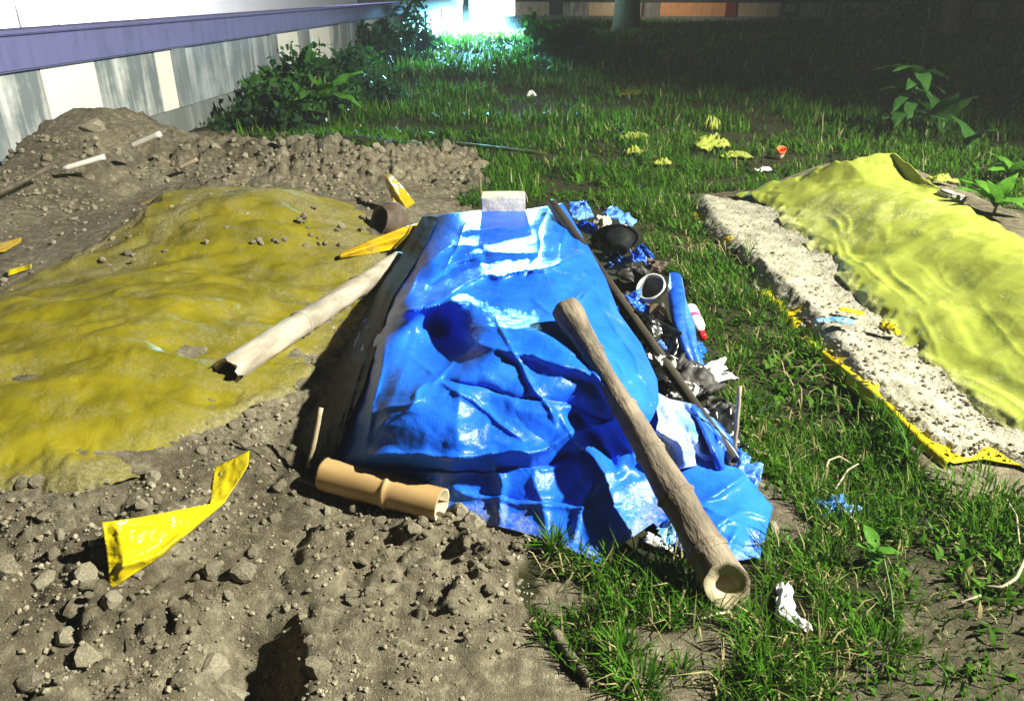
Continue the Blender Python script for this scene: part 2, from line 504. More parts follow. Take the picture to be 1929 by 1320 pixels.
# ------------------------------------------------------------------ object helpers
def mesh(name, verts, faces, mat=None, smooth=True):
    me = bpy.data.meshes.new(name)
    verts = np.asarray(verts, float)
    if isinstance(faces, np.ndarray):
        n, k = faces.shape
        me.vertices.add(len(verts))
        me.vertices.foreach_set('co', verts.astype(np.float32).ravel())
        me.loops.add(n * k)
        me.loops.foreach_set('vertex_index', faces.astype(np.int32).ravel())
        me.polygons.add(n)
        me.polygons.foreach_set('loop_start', np.arange(0, n * k, k, dtype=np.int32))
        me.update(calc_edges=True)
    else:
        me.from_pydata([tuple(v) for v in verts], [], faces)
        me.update()
    me.polygons.foreach_set('use_smooth', [smooth] * len(me.polygons))
    if mat is not None:
        me.materials.append(mat)
    return me

def link(name, me, parent=None, label=None, cat=None, group=None, kind=None, loc=None):
    o = bpy.data.objects.new(name, me)
    COL.objects.link(o)
    if parent is not None:
        o.parent = parent
    if loc is not None:
        o.location = loc
    if label: o['label'] = label
    if cat: o['category'] = cat
    if group: o['group'] = group
    if kind: o['kind'] = kind
    return o

def thing(name, loc, label, cat, group=None, rotz=0):
    o = link(name, None, None, label, cat, group, None, loc)
    o.rotation_euler = (0, 0, rotz)
    o.empty_display_size = 0.1
    return o

def attr(me, name, vals):
    a = me.attributes.new(name, 'FLOAT', 'POINT')
    a.data.foreach_set('value', np.asarray(vals, np.float32).ravel())

def grid_faces(nu, nv):
    i = np.arange(nv - 1)[:, None] * nu + np.arange(nu - 1)[None, :]
    i = i.ravel()
    return np.stack([i, i + nu, i + nu + 1, i + 1], 1)

def resample(line, n):
    line = np.asarray(line, float)
    d = np.r_[0, np.cumsum(np.linalg.norm(np.diff(line, axis=0), axis=1))]
    t = np.linspace(0, d[-1], n)
    return np.stack([np.interp(t, d, line[:, k]) for k in range(line.shape[1])], 1)

def coons(top, bottom, left, right, nu, nv):
    T, B = resample(top, nu), resample(bottom, nu)
    L, R = resample(left, nv), resample(right, nv)
    u = np.linspace(0, 1, nu)[None, :, None]
    v = np.linspace(0, 1, nv)[:, None, None]
    p = (1 - v) * T[None] + v * B[None] + (1 - u) * L[:, None] + u * R[:, None]
    p = p - ((1 - u) * (1 - v) * T[0] + u * (1 - v) * T[-1] + (1 - u) * v * B[0] + u * v * B[-1])
    return p          # nv, nu, 2

def solidify(o, t=0.003):
    md = o.modifiers.new('thickness', 'SOLIDIFY')
    md.thickness = t
    md.offset = -1
    return o

def tps(ctrl, qx, qy, smooth=0.0):
    c = np.asarray(ctrl, float)
    X = c[:, :2] / 100.0
    d = np.linalg.norm(X[:, None] - X[None], axis=-1)
    K = np.where(d > 0, d * d * np.log(d + 1e-12), 0) + smooth * np.eye(len(c))
    n = len(c)
    A = np.zeros((n + 3, n + 3))
    A[:n, :n] = K
    A[:n, n] = 1
    A[:n, n + 1:] = X
    A[n, :n] = 1
    A[n + 1:, :n] = X.T
    w = np.linalg.solve(A, np.r_[c[:, 2], 0, 0, 0])
    sh = qx.shape
    Q = np.stack([qx.ravel(), qy.ravel()], 1) / 100.0
    out = np.empty(len(Q))
    for a in range(0, len(Q), 20000):
        q = Q[a:a + 20000]
        dd = np.linalg.norm(q[:, None] - X[None], axis=-1)
        out[a:a + 20000] = (np.where(dd > 0, dd * dd * np.log(dd + 1e-12), 0) @ w[:n]) + w[n] + q @ w[n + 1:]
    return out.reshape(sh)

def frame_of(axis):
    return axis.to_track_quat('Z', 'Y').to_matrix()

def lathe(name, profile, mat, n=28, lump=0.0, seed=0, smooth=True, squash=1.0):
    """profile: (r, z) list about the z axis"""
    vs, fs = [], []
    pr = np.asarray(profile, float)
    k = len(pr)
    th = np.linspace(0, 2 * math.pi, n, endpoint=False)
    for (r, z) in pr:
        w = 1 + lump * 2 * vnoise(np.cos(th) * 2 + z * 6 + seed, np.sin(th) * 2 + z * 9, seed)
        vs.append(np.stack([np.cos(th) * r * w, np.sin(th) * r * w * squash, np.full(n, z)], 1))
    vs = np.concatenate(vs)
    for i in range(k - 1):
        for j in range(n):
            a, b = i * n + j, i * n + (j + 1) % n
            fs.append((a, b, b + n, a + n))
    return mesh(name, vs, np.array(fs), mat, smooth)

def along(o, p0, p1, roll=0.0):
    p0, p1 = Vector(p0), Vector(p1)
    o.location = p0
    q = (p1 - p0).to_track_quat('Z', 'Y')
    o.rotation_mode = 'QUATERNION'
    o.rotation_quaternion = q @ Quaternion((0, 0, 1), roll)

def tube(name, pts, radii, mat, n=8, caps=True):
    pts = [Vector(p) for p in pts]
    vs, fs = [], []
    for i, p in enumerate(pts):
        d = (pts[min(i + 1, len(pts) - 1)] - pts[max(i - 1, 0)]).normalized()
        a = d.orthogonal().normalized() if i == 0 else (a - d * a.dot(d)).normalized()
        b = d.cross(a)
        r = radii[i] if hasattr(radii, '__len__') else radii
        for j in range(n):
            t = 2 * math.pi * j / n
            vs.append(p + (a * math.cos(t) + b * math.sin(t)) * r)
    for i in range(len(pts) - 1):
        for j in range(n):
            x, y = i * n + j, i * n + (j + 1) % n
            fs.append((x, y, y + n, x + n))
    if caps:
        fs.append(tuple(range(n - 1, -1, -1)))
        fs.append(tuple(range((len(pts) - 1) * n, len(pts) * n)))
    return mesh(name, vs, fs, mat)

def box(name, sx, sy, sz, mat, bev=0.0, lump=0.0, seed=0, sub=0):
    bm = bmesh.new()
    bmesh.ops.create_cube(bm, size=1)
    bmesh.ops.scale(bm, vec=(sx, sy, sz), verts=bm.verts)
    if bev:
        bmesh.ops.bevel(bm, geom=bm.edges[:], offset=bev, segments=2, affect='EDGES')
    if sub:
        bmesh.ops.subdivide_edges(bm, edges=bm.edges[:], cuts=sub, use_grid_fill=True)
    if lump:
        for v in bm.verts:
            c = np.array(v.co) * 14 + seed
            v.co += Vector((vnoise(c[1], c[2], 1), vnoise(c[0], c[2], 2), vnoise(c[0], c[1], 3))) * lump * 2
    me = bpy.data.meshes.new(name)
    bm.to_mesh(me)
    bm.free()
    me.materials.append(mat)
    return me

def crumple(name, sx, sy, h, mat, seed, n=22, outline=0.35, fold=5.0):
    """a scrap of crumpled film: uneven outline, sharp folds"""
    u, v = np.meshgrid(np.linspace(-1, 1, n), np.linspace(-1, 1, n))
    ang = np.arctan2(v, u)
    r = np.maximum(np.abs(u), np.abs(v))
    k = 1 + outline * 2 * vnoise(np.cos(ang) * 1.6 + seed * 3.1, np.sin(ang) * 1.6 + seed * 1.7, seed)
    x = u * k + 0.22 * fbm(u * 2 + seed, v * 2, 2, seed + 1)
    y = v * k + 0.22 * fbm(u * 2 - seed, v * 2 + 4, 2, seed + 2)
    z = ridged(u * fold * 0.35 + seed, v * fold * 0.35, 4, seed + 3)
    z = (z - z.min()) / (z.max() - z.min())
    z = z * (1 - 0.55 * r ** 2)
    me = mesh(name, np.stack([x * sx / 2, y * sy / 2, z * h + 0.004], -1).reshape(-1, 3), grid_faces(n, n), mat)
    return me

# ------------------------------------------------------------------ the ground
def axis(segs):
    out = [segs[0][0]]
    for a, b, st in segs:
        n = max(2, int(round((b - a) / st)))
        out += list(np.linspace(a, b, n + 1)[1:])
    return np.array(out)

def grow(a, b, s0, k):
    out, s = [a], s0
    while out[-1] < b:
        out.append(out[-1] + s)
        s *= k
    return np.array(out)

gx = np.r_[-grow(2.9, 90, 0.03, 1.09)[::-1], axis([(-2.9, 2.2, 0.0125)])[1:-1], grow(2.2, 90, 0.03, 1.07)]
gy = np.r_[axis([(-6, 0.4, 0.6), (0.4, 1.0, 0.04), (1.0, 3.2, 0.011), (3.2, 6.0, 0.018), (6.0, 9.0, 0.026)]), grow(9.0, 140, 0.06, 1.05)[1:]]
X, Y = np.meshgrid(gx, gy)
Hb = Hs(X, Y)
soil = soil_mask(X, Y, Hb)
fade = S((45 - np.hypot(X, Y)) / 10)
Z = Hb + detail(X, Y, soil) * fade
Z = np.where(X < wall_x(Y) - 0.2, -0.02, Z)
me = mesh('ground', np.stack([X, Y, Z], -1).reshape(-1, 3), grid_faces(len(gx), len(gy))[:, ::-1], M['earth'])
attr(me, 'soil', soil)
link('ground', me, kind='structure')

def surf(x, y):
    """top of the ground at points, detail included"""
    x, y = np.asarray(x, float), np.asarray(y, float)
    h = Hs(x, y)
    return h + detail(x, y, soil_mask(x, y, h))

def Gs(px, py, up=0.0):
    p = G(px, py)
    z = float(surf(np.array([p.x]), np.array([p.y]))[0])
    return Vector((p.x, p.y, z + up))

# yard on the far side of the boundary wall
yv = [(wall_x(1) - 0.25, -2, 0.06), (wall_x(60) - 0.25, 75, 0.06), (-60, 75, 0.06), (-60, -2, 0.06)]
yv = yv + [(a, b, -0.25) for a, b, c in yv]
link('yard_pavement', mesh('yard_pavement', yv, [(0, 1, 2, 3), (7, 6, 5, 4), (0, 4, 5, 1), (1, 5, 6, 2), (2, 6, 7, 3), (3, 7, 4, 0)], M['pavement'], False), kind='structure')

# ------------------------------------------------------------------ boundary wall on the left
def slab(name, s0, s1, z0, z1, d0, d1, mat, parent, bev=0.006, label=None):
    """box in the wall's own axes: s along it, d towards the field"""
    me = box(name, s1 - s0, d1 - d0, z1 - z0, mat, bev)
    o = link(name, me, parent, label)
    o.location = ((s0 + s1) / 2, (d0 + d1) / 2, (z0 + z1) / 2)
    return o

def wall_frame(name, p0, p1, label):
    w = thing(name, (p0[0], p0[1], 0), label, 'wall')
    w.rotation_euler = (0, 0, math.atan2(p1[1] - p0[1], p1[0] - p0[0]))
    return w

Y0 = 2.0
W = wall_frame('boundary_wall', (wall_x(Y0), Y0), (wall_x(46), 46),
               'long low boundary wall with top band tinted violet for the glare and streaked whitewashed panels')
k_ = math.sqrt(1 + WALL_K ** 2)
# in this frame +y points to the far side; the field is on -y
def sy(y):
    return (y - Y0) * k_
END = sy(45.6)
slab('plinth', 0, END, -0.3, 0.30, -0.02, 0.22, M['wall_plinth'], W)
slab('top_band', 0, END, 0.97, 1.25, -0.06, 0.24, M['wall_beam'], W, 0.015)
slab('coping', 0, END, 1.253, 1.29, -0.08, 0.26, M['wall_beam'], W, 0.01)
pil = [(2.9, 3.2), (6.28, 6.58), (9.68, 10.0), (12.95, 13.2), (14.3, 14.85), (16.8, 17.3), (20.3, 20.6), (23.6, 23.9), (26.9, 27.2), (30.2, 30.5), (33.5, 33.8), (36.8, 37.1), (40.1, 40.4), (43.4, 43.7)]
splits = {1: [(6.58, 7.24, 'panel_stain'), (7.25, 8.10, 'panel_white'), (8.11, 9.30, 'panel_stain'), (9.31, 9.68, 'panel_white')],
          2: [(10.0, 12.95, 'panel_grey')], 3: [(13.2, 14.3, 'panel_white')], 4: [(14.85, 16.2, 'panel_white'), (16.21, 16.8, 'panel_stain')]}
for i, (a, b) in enumerate(pil):
    slab('pilaster', sy(a), sy(b), 0.303, 0.967, -0.035, 0.2, M['pilaster'], W)
    if i + 1 < len(pil):
        seq = splits.get(i)
        if not seq:
            e, f = b, pil[i + 1][0]
            seq = [(e, e + (f - e) * 0.45, 'panel_grey' if i % 2 else 'panel_stain'), (e + (f - e) * 0.453, f, 'panel_white')]
        for j, (e, f, mt) in enumerate(seq):
            slab('wall_panel', sy(e) + 0.002, sy(f) - 0.002, 0.303, 0.967, 0.0 - 0.003 * (j % 2), 0.19, M[mt], W, 0.003)

# far wall
FW = wall_frame('far_wall', (-2.2, 47.2), (42, 38.5), 'distant boundary wall with beige and orange panels under a dark band')
flen = math.hypot(44.2, 8.7)
slab('plinth', 0, flen, -0.3, 0.28, -0.02, 0.25, M['wall_plinth'], FW)
slab('top_band', 0, flen, 0.97, 1.42, -0.07, 0.27, M['dark_post'], FW, 0.015)
def fs(px):
    # distance along the far wall at a photo column
    u = (px - CX) / F
    ang = math.atan2(-8.7, 44.2)
    ca, sa = math.cos(ang), math.sin(ang)
    # (-2.2+s ca) = u*((47.2+s sa)*CP + 0.96*SP)
    return (u * (47.2 * CP + 0.96 * SP) + 2.2) / (ca - u * sa * CP)
fposts = [(900, 925, 'dark_post'), (1035, 1060, 'dark_post'), (1208, 1214, 'dark_post'), (1367, 1388, 'red_post'), (1470, 1506, 'dark_post'), (1555, 1580, 'dark_post'), (1742, 1760, 'dark_post'), (1880, 1905, 'dark_post'), (2060, 2085, 'dark_post')]
for (a, b, mt) in fposts:
    slab('pilaster', fs(a), fs(b), 0.283, 0.967, -0.09, 0.24, M[mt], FW)
fpan = [(925, 1035, 'panel_beige'), (1060, 1108, 'panel_stain'), (1108.5, 1208, 'panel_beige'), (1214, 1243, 'wall_plinth'), (1243.5, 1367, 'panel_orange'), (1388, 1470, 'panel_beige'), (1506, 1555, 'panel_beige'), (1580, 1742, 'panel_beige'), (1760, 1880, 'panel_beige'), (1905, 2060, 'panel_beige')]
for (a, b, mt) in fpan:
    slab('wall_panel', fs(a) + 0.003, fs(b) - 0.003, 0.283, 0.967, 0, 0.2, M[mt], FW, 0.004)

# small notice on the post of the far wall
sg = thing('notice_board', FW.matrix_basis @ Vector((fs(1488), -0.12, 0.72)), 'small pale blank notice on the dark post of the far wall', 'sign', rotz=FW.rotation_euler.z)
link('board', box('board', 0.50, 0.03, 0.36, M['panel_grey'], 0.005), sg)
link('frame', box('frame', 0.56, 0.02, 0.42, M['dark_post'], 0.004), sg, loc=(0, 0.027, 0))

# floodlight standing in the corner
fl = thing('floodlight', (LAMP[0], LAMP[1], 0), 'glaring lit floodlight standing by the corner of the walls', 'lamp')
link('pole', tube('pole', [(0, 0.16, -0.1), (0, 0.16, 1.2)], 0.04, M['metal'], 10), fl)
hd = link('housing', box('housing', 2.0, 0.24, 0.92, M['metal'], 0.03), fl, loc=(0, 0.02, LAMP[2]))
link('lens', box('lens', 1.9, 0.02, 0.84, M['glow'], 0.004), fl, loc=(0, -0.115, LAMP[2]))  # emitting face made wide to stand in for the lamp's bloom

# tree trunks before the far wall
def trunk_tree(px, wpx, ydist, label, h=7.0, seed=0):
    u = (px - CX) / F
    x = u * (ydist * CP + 1.4 * SP)
    r = wpx / F * ydist * CP / 2
    t = thing('roadside_tree', (x, ydist, -0.05), label, 'tree')
    zs = [0, 0.25, 0.7, 1.5, 3, 5, h]
    rs = [1.5, 1.1, 1.0, 0.95, 0.85, 0.7, 0.5]
    lean = random.uniform(-0.2, 0.2)
    link('trunk', tube('trunk', [(lean * (z / h) ** 2 * 2, 0, z) for z in zs], [r * k for k in rs], M['bark'], 14), t)
    vs, fc, tint = leaf_cloud(900, lambda k: (RNG.normal(0, 1.6), RNG.normal(0, 1.6), h + RNG.normal(0.6, 0.9)), 0.35, seed)
    me = mesh('crown', vs, fc, M['leaf_dark'])
    link('crown', me, t)

def leaf_cloud(n, pos, size, seed):
    vs, fc = [], []
    for k in range(n):
        p = Vector(pos(k))
        q = Quaternion(Vector(RNG.normal(0, 1, 3).tolist()).normalized(), RNG.uniform(0, 6.28))
        s = size * RNG.uniform(0.6, 1.2)
        a = len(vs)
        for c in ((0, 0, 0), (0.28, 0.45, 0.06), (0, 1, -0.05), (-0.28, 0.45, 0.06)):
            vs.append(p + q @ (Vector(c) * s))
        fc.append((a, a + 1, a + 2, a + 3))
    return vs, fc, None

trunk_tree(1180, 50, 34, 'thick dark tree trunk in front of the beige far wall panels', seed=1)
trunk_tree(1568, 26, 36, 'slim dark tree trunk before the far wall, right of the notice post', seed=2)
trunk_tree(1790, 60, 30, 'dark tree hardly seen in the unlit far corner of the field', seed=3)

# long white building across the yard
ang_ = math.atan2(1, WALL_K)
yb = thing('yard_building', (wall_x(4) - 7.5, 4, 0), 'glaring white building beyond the left boundary wall', 'building', rotz=ang_)
M['white_render'] = simple('white_render', (0.78, 0.77, 0.76), (0.82, 0.81, 0.80), 2, 0.9, 0.2, 20, 0.004)
link('wall', box('wall', 44, 4, 3.2, M['white_render'], 0.02), yb, loc=(22, 2, 1.6))
link('roof', box('roof', 44.8, 4.8, 0.18, M['concrete'], 0.02), yb, loc=(22, 2, 3.295))
link('base_course', box('base_course', 44, 0.05, 0.35, M['concrete'], 0.01), yb, loc=(22, -0.03, 0.2))
for i in range(8):
    f = link('window', box('window', 1.5, 0.08, 1.0, M['metal'], 0.01), yb, loc=(3 + i * 5.2, -0.02, 2.1))
    link('pane', box('pane', 1.36, 0.02, 0.86, M['grey_plastic'], 0.004), f, loc=(0, -0.04, 0))

# railing in the yard beyond the wall
rl = thing('yard_railing', (wall_x(9) - 3.0, 9.0, 0.06), 'thin metal railing in the glaring yard beyond the wall', 'railing')
for i in range(9):
    link('post', tube('post', [(0.06 * i, 0.9 * i, 0), (0.06 * i, 0.9 * i, 1.5)], 0.018, M['metal'], 8), rl)
for z in (0.6, 1.42):
    link('rail', tube('rail', [(0.0, 0, z), (0.48, 7.2, z)], 0.012, M['metal'], 8), rl)

# ------------------------------------------------------------------ blue sheet over the middle mound
top = [(800, 410), (845, 403), (900, 398), (990, 397), (1060, 383)]
left = [(800, 410), (757, 480), (703, 575), (648, 670), (596, 760), (566, 825), (606, 884)]
bottom = [(606, 884), (640, 905), (740, 935), (840, 962), (900, 985), (940, 992), (1000, 1008), (1060, 1030), (1130, 1062), (1165, 1030), (1230, 985), (1260, 1020), (1320, 1062), (1430, 1052)]
right = [(1060, 383), (1105, 460), (1140, 525), (1165, 590), (1208, 650), (1237, 715), (1243, 790), (1300, 845), (1395, 885), (1455, 955), (1430, 1052)]
zc = [(600, 882, .05), (640, 905, .05), (740, 935, .04), (840, 962, .03), (940, 992, .025), (1000, 1008, .02), (1060, 1030, .02), (1130, 1062, .02), (1165, 1030, .03), (1230, 985, .04), (1320, 1062, .03), (1430, 1052, .02), (1455, 955, .03),
      (566, 825, .03), (596, 760, .03), (648, 670, .045), (703, 575, .07), (757, 480, .11), (800, 410, .20),
      (845, 405, .36), (805, 480, .37), (745, 560, .33), (725, 640, .335), (700, 740, .30), (690, 800, .23), (680, 850, .16), (650, 868, .12),
      (702, 858, .185), (850, 862, .23), (1000, 848, .24), (1100, 803, .27), (1190, 765, .32),
      (750, 895, .11), (850, 905, .12), (950, 930, .09), (1050, 910, .13), (1150, 880, .17), (1100, 980, .08), (1000, 965, .07), (1180, 940, .10),
      (750, 790, .31), (850, 770, .345), (920, 760, .345), (1000, 760, .365), (1100, 740, .385), (1150, 700, .40),
      (770, 640, .36), (835, 620, .335), (850, 640, .34), (780, 590, .44), (860, 562, .475), (905, 645, .465), (880, 690, .42), (820, 700, .385),
      (950, 620, .49), (1000, 560, .50), (1050, 620, .495), (1100, 660, .46), (1000, 500, .49), (1080, 500, .47), (900, 510, .46), (850, 520, .43), (950, 440, .42), (870, 440, .40), (1040, 430, .41), (1080, 450, .38),
      (900, 398, .36), (990, 397, .36), (1060, 383, .34),
      (1105, 460, .37), (1140, 525, .38), (1165, 590, .36), (1208, 650, .33), (1237, 715, .30), (1243, 790, .24), (1300, 845, .16), (1395, 885, .09),
      (1150, 620, .42), (1185, 700, .37), (1200, 790, .27), (1220, 860, .17), (1250, 920, .09), (1350, 950, .10), (1400, 1000, .07), (1330, 1010, .08)]
creases = [([(910, 640), (700, 825)], 5, .009), ([(1000, 560), (1185, 705)], 5, .009), ([(850, 490), (1065, 440)], 5, .008), ([(810, 705), (1150, 785)], 5, -.008), ([(765, 665), (985, 825)], 5, .007), ([(935, 600), (1045, 800)], 5, .009), ([(700, 905), (1110, 872)], 5, .008), ([(890, 930), (1160, 962)], 5, -.008), ([(1120, 560), (1232, 742)], 6, .010), ([(880, 415), (830, 520)], 5, .008), ([(1040, 400), (985, 520)], 5, -.007), ([(1250, 920), (1440, 1000)], 6, .010), ([(1280, 950), (1420, 1045)], 6, -.008),
           ([(690, 858), (850, 863), (1000, 849), (1110, 803), (1190, 765)], 11, .022), ([(700, 882), (850, 890), (1000, 880), (1090, 850)], 14, -.02),
           ([(745, 605), (790, 582), (850, 566), (885, 575)], 9, .03), ([(870, 605), (905, 648), (1000, 668), (1080, 692), (1130, 718)], 12, .018),
           ([(800, 577), (860, 548), (930, 522), (1050, 497), (1105, 482)], 9, .026), ([(870, 555), (940, 540), (1050, 525)], 14, -.012),
           ([(830, 508), (900, 482), (980, 476), (1040, 470)], 8, .016), ([(750, 590), (795, 505), (845, 462), (905, 470)], 9, .022), ([(800, 545), (850, 505), (905, 492)], 12, -.03),
           ([(860, 440), (940, 436), (1010, 430)], 7, .014), ([(880, 420), (990, 415)], 6, -.008), ([(1062, 395), (1062, 450), (1055, 485)], 7, .016), ([(1085, 430), (1110, 500), (1118, 540)], 8, .014),
           ([(1118, 540), (1085, 572), (1058, 605)], 8, .022), ([(1140, 560), (1160, 620), (1200, 690)], 9, .012),
           ([(1110, 695), (1160, 765), (1197, 855)], 8, .032), ([(1075, 765), (1120, 835), (1165, 890)], 20, -.035), ([(1060, 775), (1075, 830)], 8, .01),
           ([(725, 640), (705, 760), (693, 850)], 8, .016), ([(872, 690), (862, 770), (858, 850)], 32, .012),
           ([(690, 790), (760, 760), (850, 735)], 9, .008),
           ([(930, 870), (940, 930), (943, 990)], 7, .016), ([(1010, 880), (1020, 960), (1050, 1020)], 12, .012), ([(1140, 960), (1000, 950), (850, 925)], 6, .012),
           ([(1320, 950), (1390, 905), (1420, 890)], 8, .02), ([(1330, 1000), (1400, 960), (1450, 965)], 7, .015), ([(1360, 1050), (1400, 990)], 7, .012), ([(1080, 1030), (1100, 960), (1130, 900)], 9, .012)]
NU, NV = 250, 230
pp = coons(top, bottom, left, right, NU, NV)
qx, qy = pp[..., 0], pp[..., 1]
bz = tps(zc, qx, qy, 0.002)
wx_, wy_ = qx + 14 * fbm(qx / 60, qy / 60, 2, 71), qy + 14 * fbm(qx / 60, qy / 60, 2, 73)
for line, w, a in creases:
    d = segdist(line, wx_, wy_)
    ends = np.minimum(np.hypot(qx - line[0][0], qy - line[0][1]), np.hypot(qx - line[-1][0], qy - line[-1][1]))
    bz = bz + a * np.exp(-(d / w) * 1.05) * 1.1 * S(ends / 40 + 0.35)
edge = np.minimum.reduce([np.linspace(0, 1, NU)[None] + 0 * qx, 1 - np.linspace(0, 1, NU)[None] + 0 * qx, 1 - np.linspace(0, 1, NV)[:, None] + 0 * qx])
bz = bz + (0.024 * trinoise(qx / 115 + qy / 340, qy / 78 - qx / 300, 21) + 0.006 * trinoise(qx / 55 - qy / 160, qy / 48 + qx / 150, 24)) * S(edge / 0.05 + 0.15) + 0.0012 * trinoise(qx / 19, qy / 15, 27)
bz = bz + 0.012 * trinoise(qx / 24 + qy / 70, qy / 130, 29) * np.exp(-((np.linspace(0, 1, NU)[None] + 0 * qx) / 0.16) ** 2)
bz = np.maximum(bz, 0.012)
bp = P(qx, qy, bz)
back = [bp[0] + np.array([0, 0.04, -0.02]), bp[0] + np.array([0, 0.10, -0.14])]
b3 = bp[0] + np.array([0, 0.16, 0.0])
b3[:, 2] = np.minimum(0.02, b3[:, 2])
allp = np.concatenate([b3[None], back[1][None], back[0][None], bp], 0)
me = mesh('blue_tarpaulin', allp.reshape(-1, 3), grid_faces(NU, NV + 3)[:, ::-1], M['blue'])
dust = np.zeros((NV + 3, NU))
dust[3:] = 0.16 * S(1 - (1 - np.linspace(0, 1, NV)[:, None]) / 0.12) * S((qx - 650) / 100)
attr(me, 'dust', dust)
solidify(link('blue_tarpaulin', me, None, 'large creased shiny blue tarpaulin covering the middle mound', 'tarpaulin'), 0.003)

# ------------------------------------------------------------------ draped yellow sheets
def drape(name, top, bottom, left, right, nu, nv, mat, lift, label, cat='tarpaulin', bury=0.03, extra=None, dustf=None, thick=0.003):
    def w(line):
        a = np.asarray(line, float)
        return march(a[:, 0], a[:, 1])[:, :2]
    q = coons(w(top), w(bottom), w(left), w(right), nu, nv)
    x, y = q[..., 0], q[..., 1]
    U = np.linspace(0, 1, nu)[None] + 0 * x
    V = np.linspace(0, 1, nv)[:, None] + 0 * x
    e = np.minimum(np.minimum(U, 1 - U), np.minimum(V, 1 - V))
    z = Hs(x, y) + lift
    if extra is not None:
        z = z + extra(x, y, U, V)
    n = fbm(x * 9, y * 9, 3, 33)
    z = z - bury * np.clip(1 - e / 0.06 + n * 1.2, 0, 1.2)
    me = mesh(name, np.stack([x, y, z], -1).reshape(-1, 3), grid_faces(nu, nv)[:, ::-1], mat)
    du = S(1 - e / 0.09) * 0.34
    if dustf is not None:
        du = du + dustf(x, y, U, V)
    attr(me, 'dust', du)
    o = link(name, me, None, label, cat)
    solidify(o, thick)
    return o

drape('yellow_tarpaulin',
      [(-260, 640), (0, 545), (60, 518), (150, 478), (270, 405), (380, 360), (470, 350), (560, 354), (630, 380), (700, 425)],
      [(-260, 1000), (0, 965), (100, 950), (200, 928), (295, 890), (370, 845), (425, 800), (490, 762)],
      [(-260, 640), (-260, 1000)], [(700, 425), (748, 470), (740, 530), (705, 610), (655, 675), (575, 735), (490, 762)], 230, 190,
      M['yellow_l'], 0.022, 'dusty olive yellow tarpaulin over the left mound, half buried in soil',
      extra=lambda x, y, U, V: 0.022 * ridged(x * 1.3 + y * 0.9, y * 3.0 - x * 1.6, 2, 61) + 0.050 * trinoise(x * 3.2 + y, y * 5.5 - x * 2, 63) + 0.022 * trinoise(x * 8 + y * 2, y * 12 - x * 4, 64) + 0.006 * trinoise(x * 22, y * 24, 66),
      dustf=lambda x, y, U, V: 0.26 * np.exp(-((V - 0.28 + 0.22 * (0.6 - U)) / 0.075) ** 2) * S(1.4 - U) + 0.16 * S((U - 0.6) / 0.4) + 0.20 * S((0.18 - V) / 0.18) * S((0.5 - U) / 0.4) - 0.10)

def right_extra(x, y, U, V):
    # wrinkles that run along the sheet's low edge
    w = ridged((x - 0.10 * y) * 7.5 + 0.6 * fbm(x * 2, y * 2, 2, 5), y * 0.8 + x * 0.4, 2, 45)
    e = 0.036 * (w - 0.15) * np.exp(-((U - 0.16) / 0.17) ** 2) * S((V - 0.20) / 0.2)
    e = e + 0.016 * ridged(x * 2.2 + y * 0.6, y * 2.6 - x * 0.6, 3, 47) + 0.034 * trinoise(x * 3.5 + y * .8, y * 2.6 - x, 51) + 0.014 * trinoise(x * 9 + y, y * 7 - x * 2, 52)
    # the far end stands up in a fold
    pk = np.clip(np.where(U < 0.66, U / 0.66, (0.88 - U) / 0.22), 0, 1) ** 0.9
    e = e + 0.15 * np.clip(1 - np.abs(V - 0.035) / np.where(V < 0.035, 0.035, 0.085), 0, 1) * pk + 0.012 * np.exp(-((V - 0.125) / 0.012) ** 2)
    return e

drape('lime_tarpaulin',
      [(1372, 372), (1480, 350), (1570, 338), (1650, 330), (1705, 350), (1752, 378)],
      [(2040, 960), (2330, 800)],
      [(1372, 372), (1440, 395), (1475, 440), (1535, 492), (1600, 562), (1685, 655), (1765, 722), (1850, 800), (1935, 862), (2040, 960)],
      [(1752, 378), (1800, 395), (1929, 468), (2100, 570), (2330, 800)], 170, 260,
      M['yellow_r'], 0.05, 'bright lime yellow tarpaulin with wrinkled edge over the right mound', bury=0.03, extra=right_extra,
      dustf=lambda x, y, U, V: 0.30 * np.exp(-((V - 0.26) / 0.14) ** 2) * 0.6 * S((0.8 - U) / 0.5) - 0.05 - 0.45 * S((0.17 - V) / 0.05))

drape('yellow_groundsheet',
      [(1283, 377), (1440, 384)], [(1772, 884), (1850, 872), (1965, 890)],
      [(1283, 377), (1322, 440), (1362, 468), (1403, 503), (1415, 540), (1470, 588), (1502, 640), (1560, 702), (1640, 772), (1720, 842), (1772, 884)],
      [(1440, 384), (1560, 470), (1700, 620), (1850, 762), (1965, 890)], 60, 260,
      M['yellow_edge'], 0.016, 'yellow sheet under the pale sand, its thin edge showing beside the grass', bury=0.0,
      extra=lambda x, y, U, V: -0.05 * S(1 - U / 0.07) * S((V - 0.45) / 0.4) - 0.03 * S(1 - U / 0.1) * S((0.42 - V) / 0.1) - 0.04 * S(1.25 - U / 0.2) * S((vnoise(V * 16, V * 2, 8) + 0.16) / 0.12) * S((0.74 - V) / 0.1) + 0.02 * S((V - 0.6) / 0.2) * np.exp(-((U - 0.07) / 0.04) ** 2) * (1 + 0.8 * vnoise(V * 9, V * 3, 5)),
      dustf=lambda x, y, U, V: -0.45 + 0 * U)

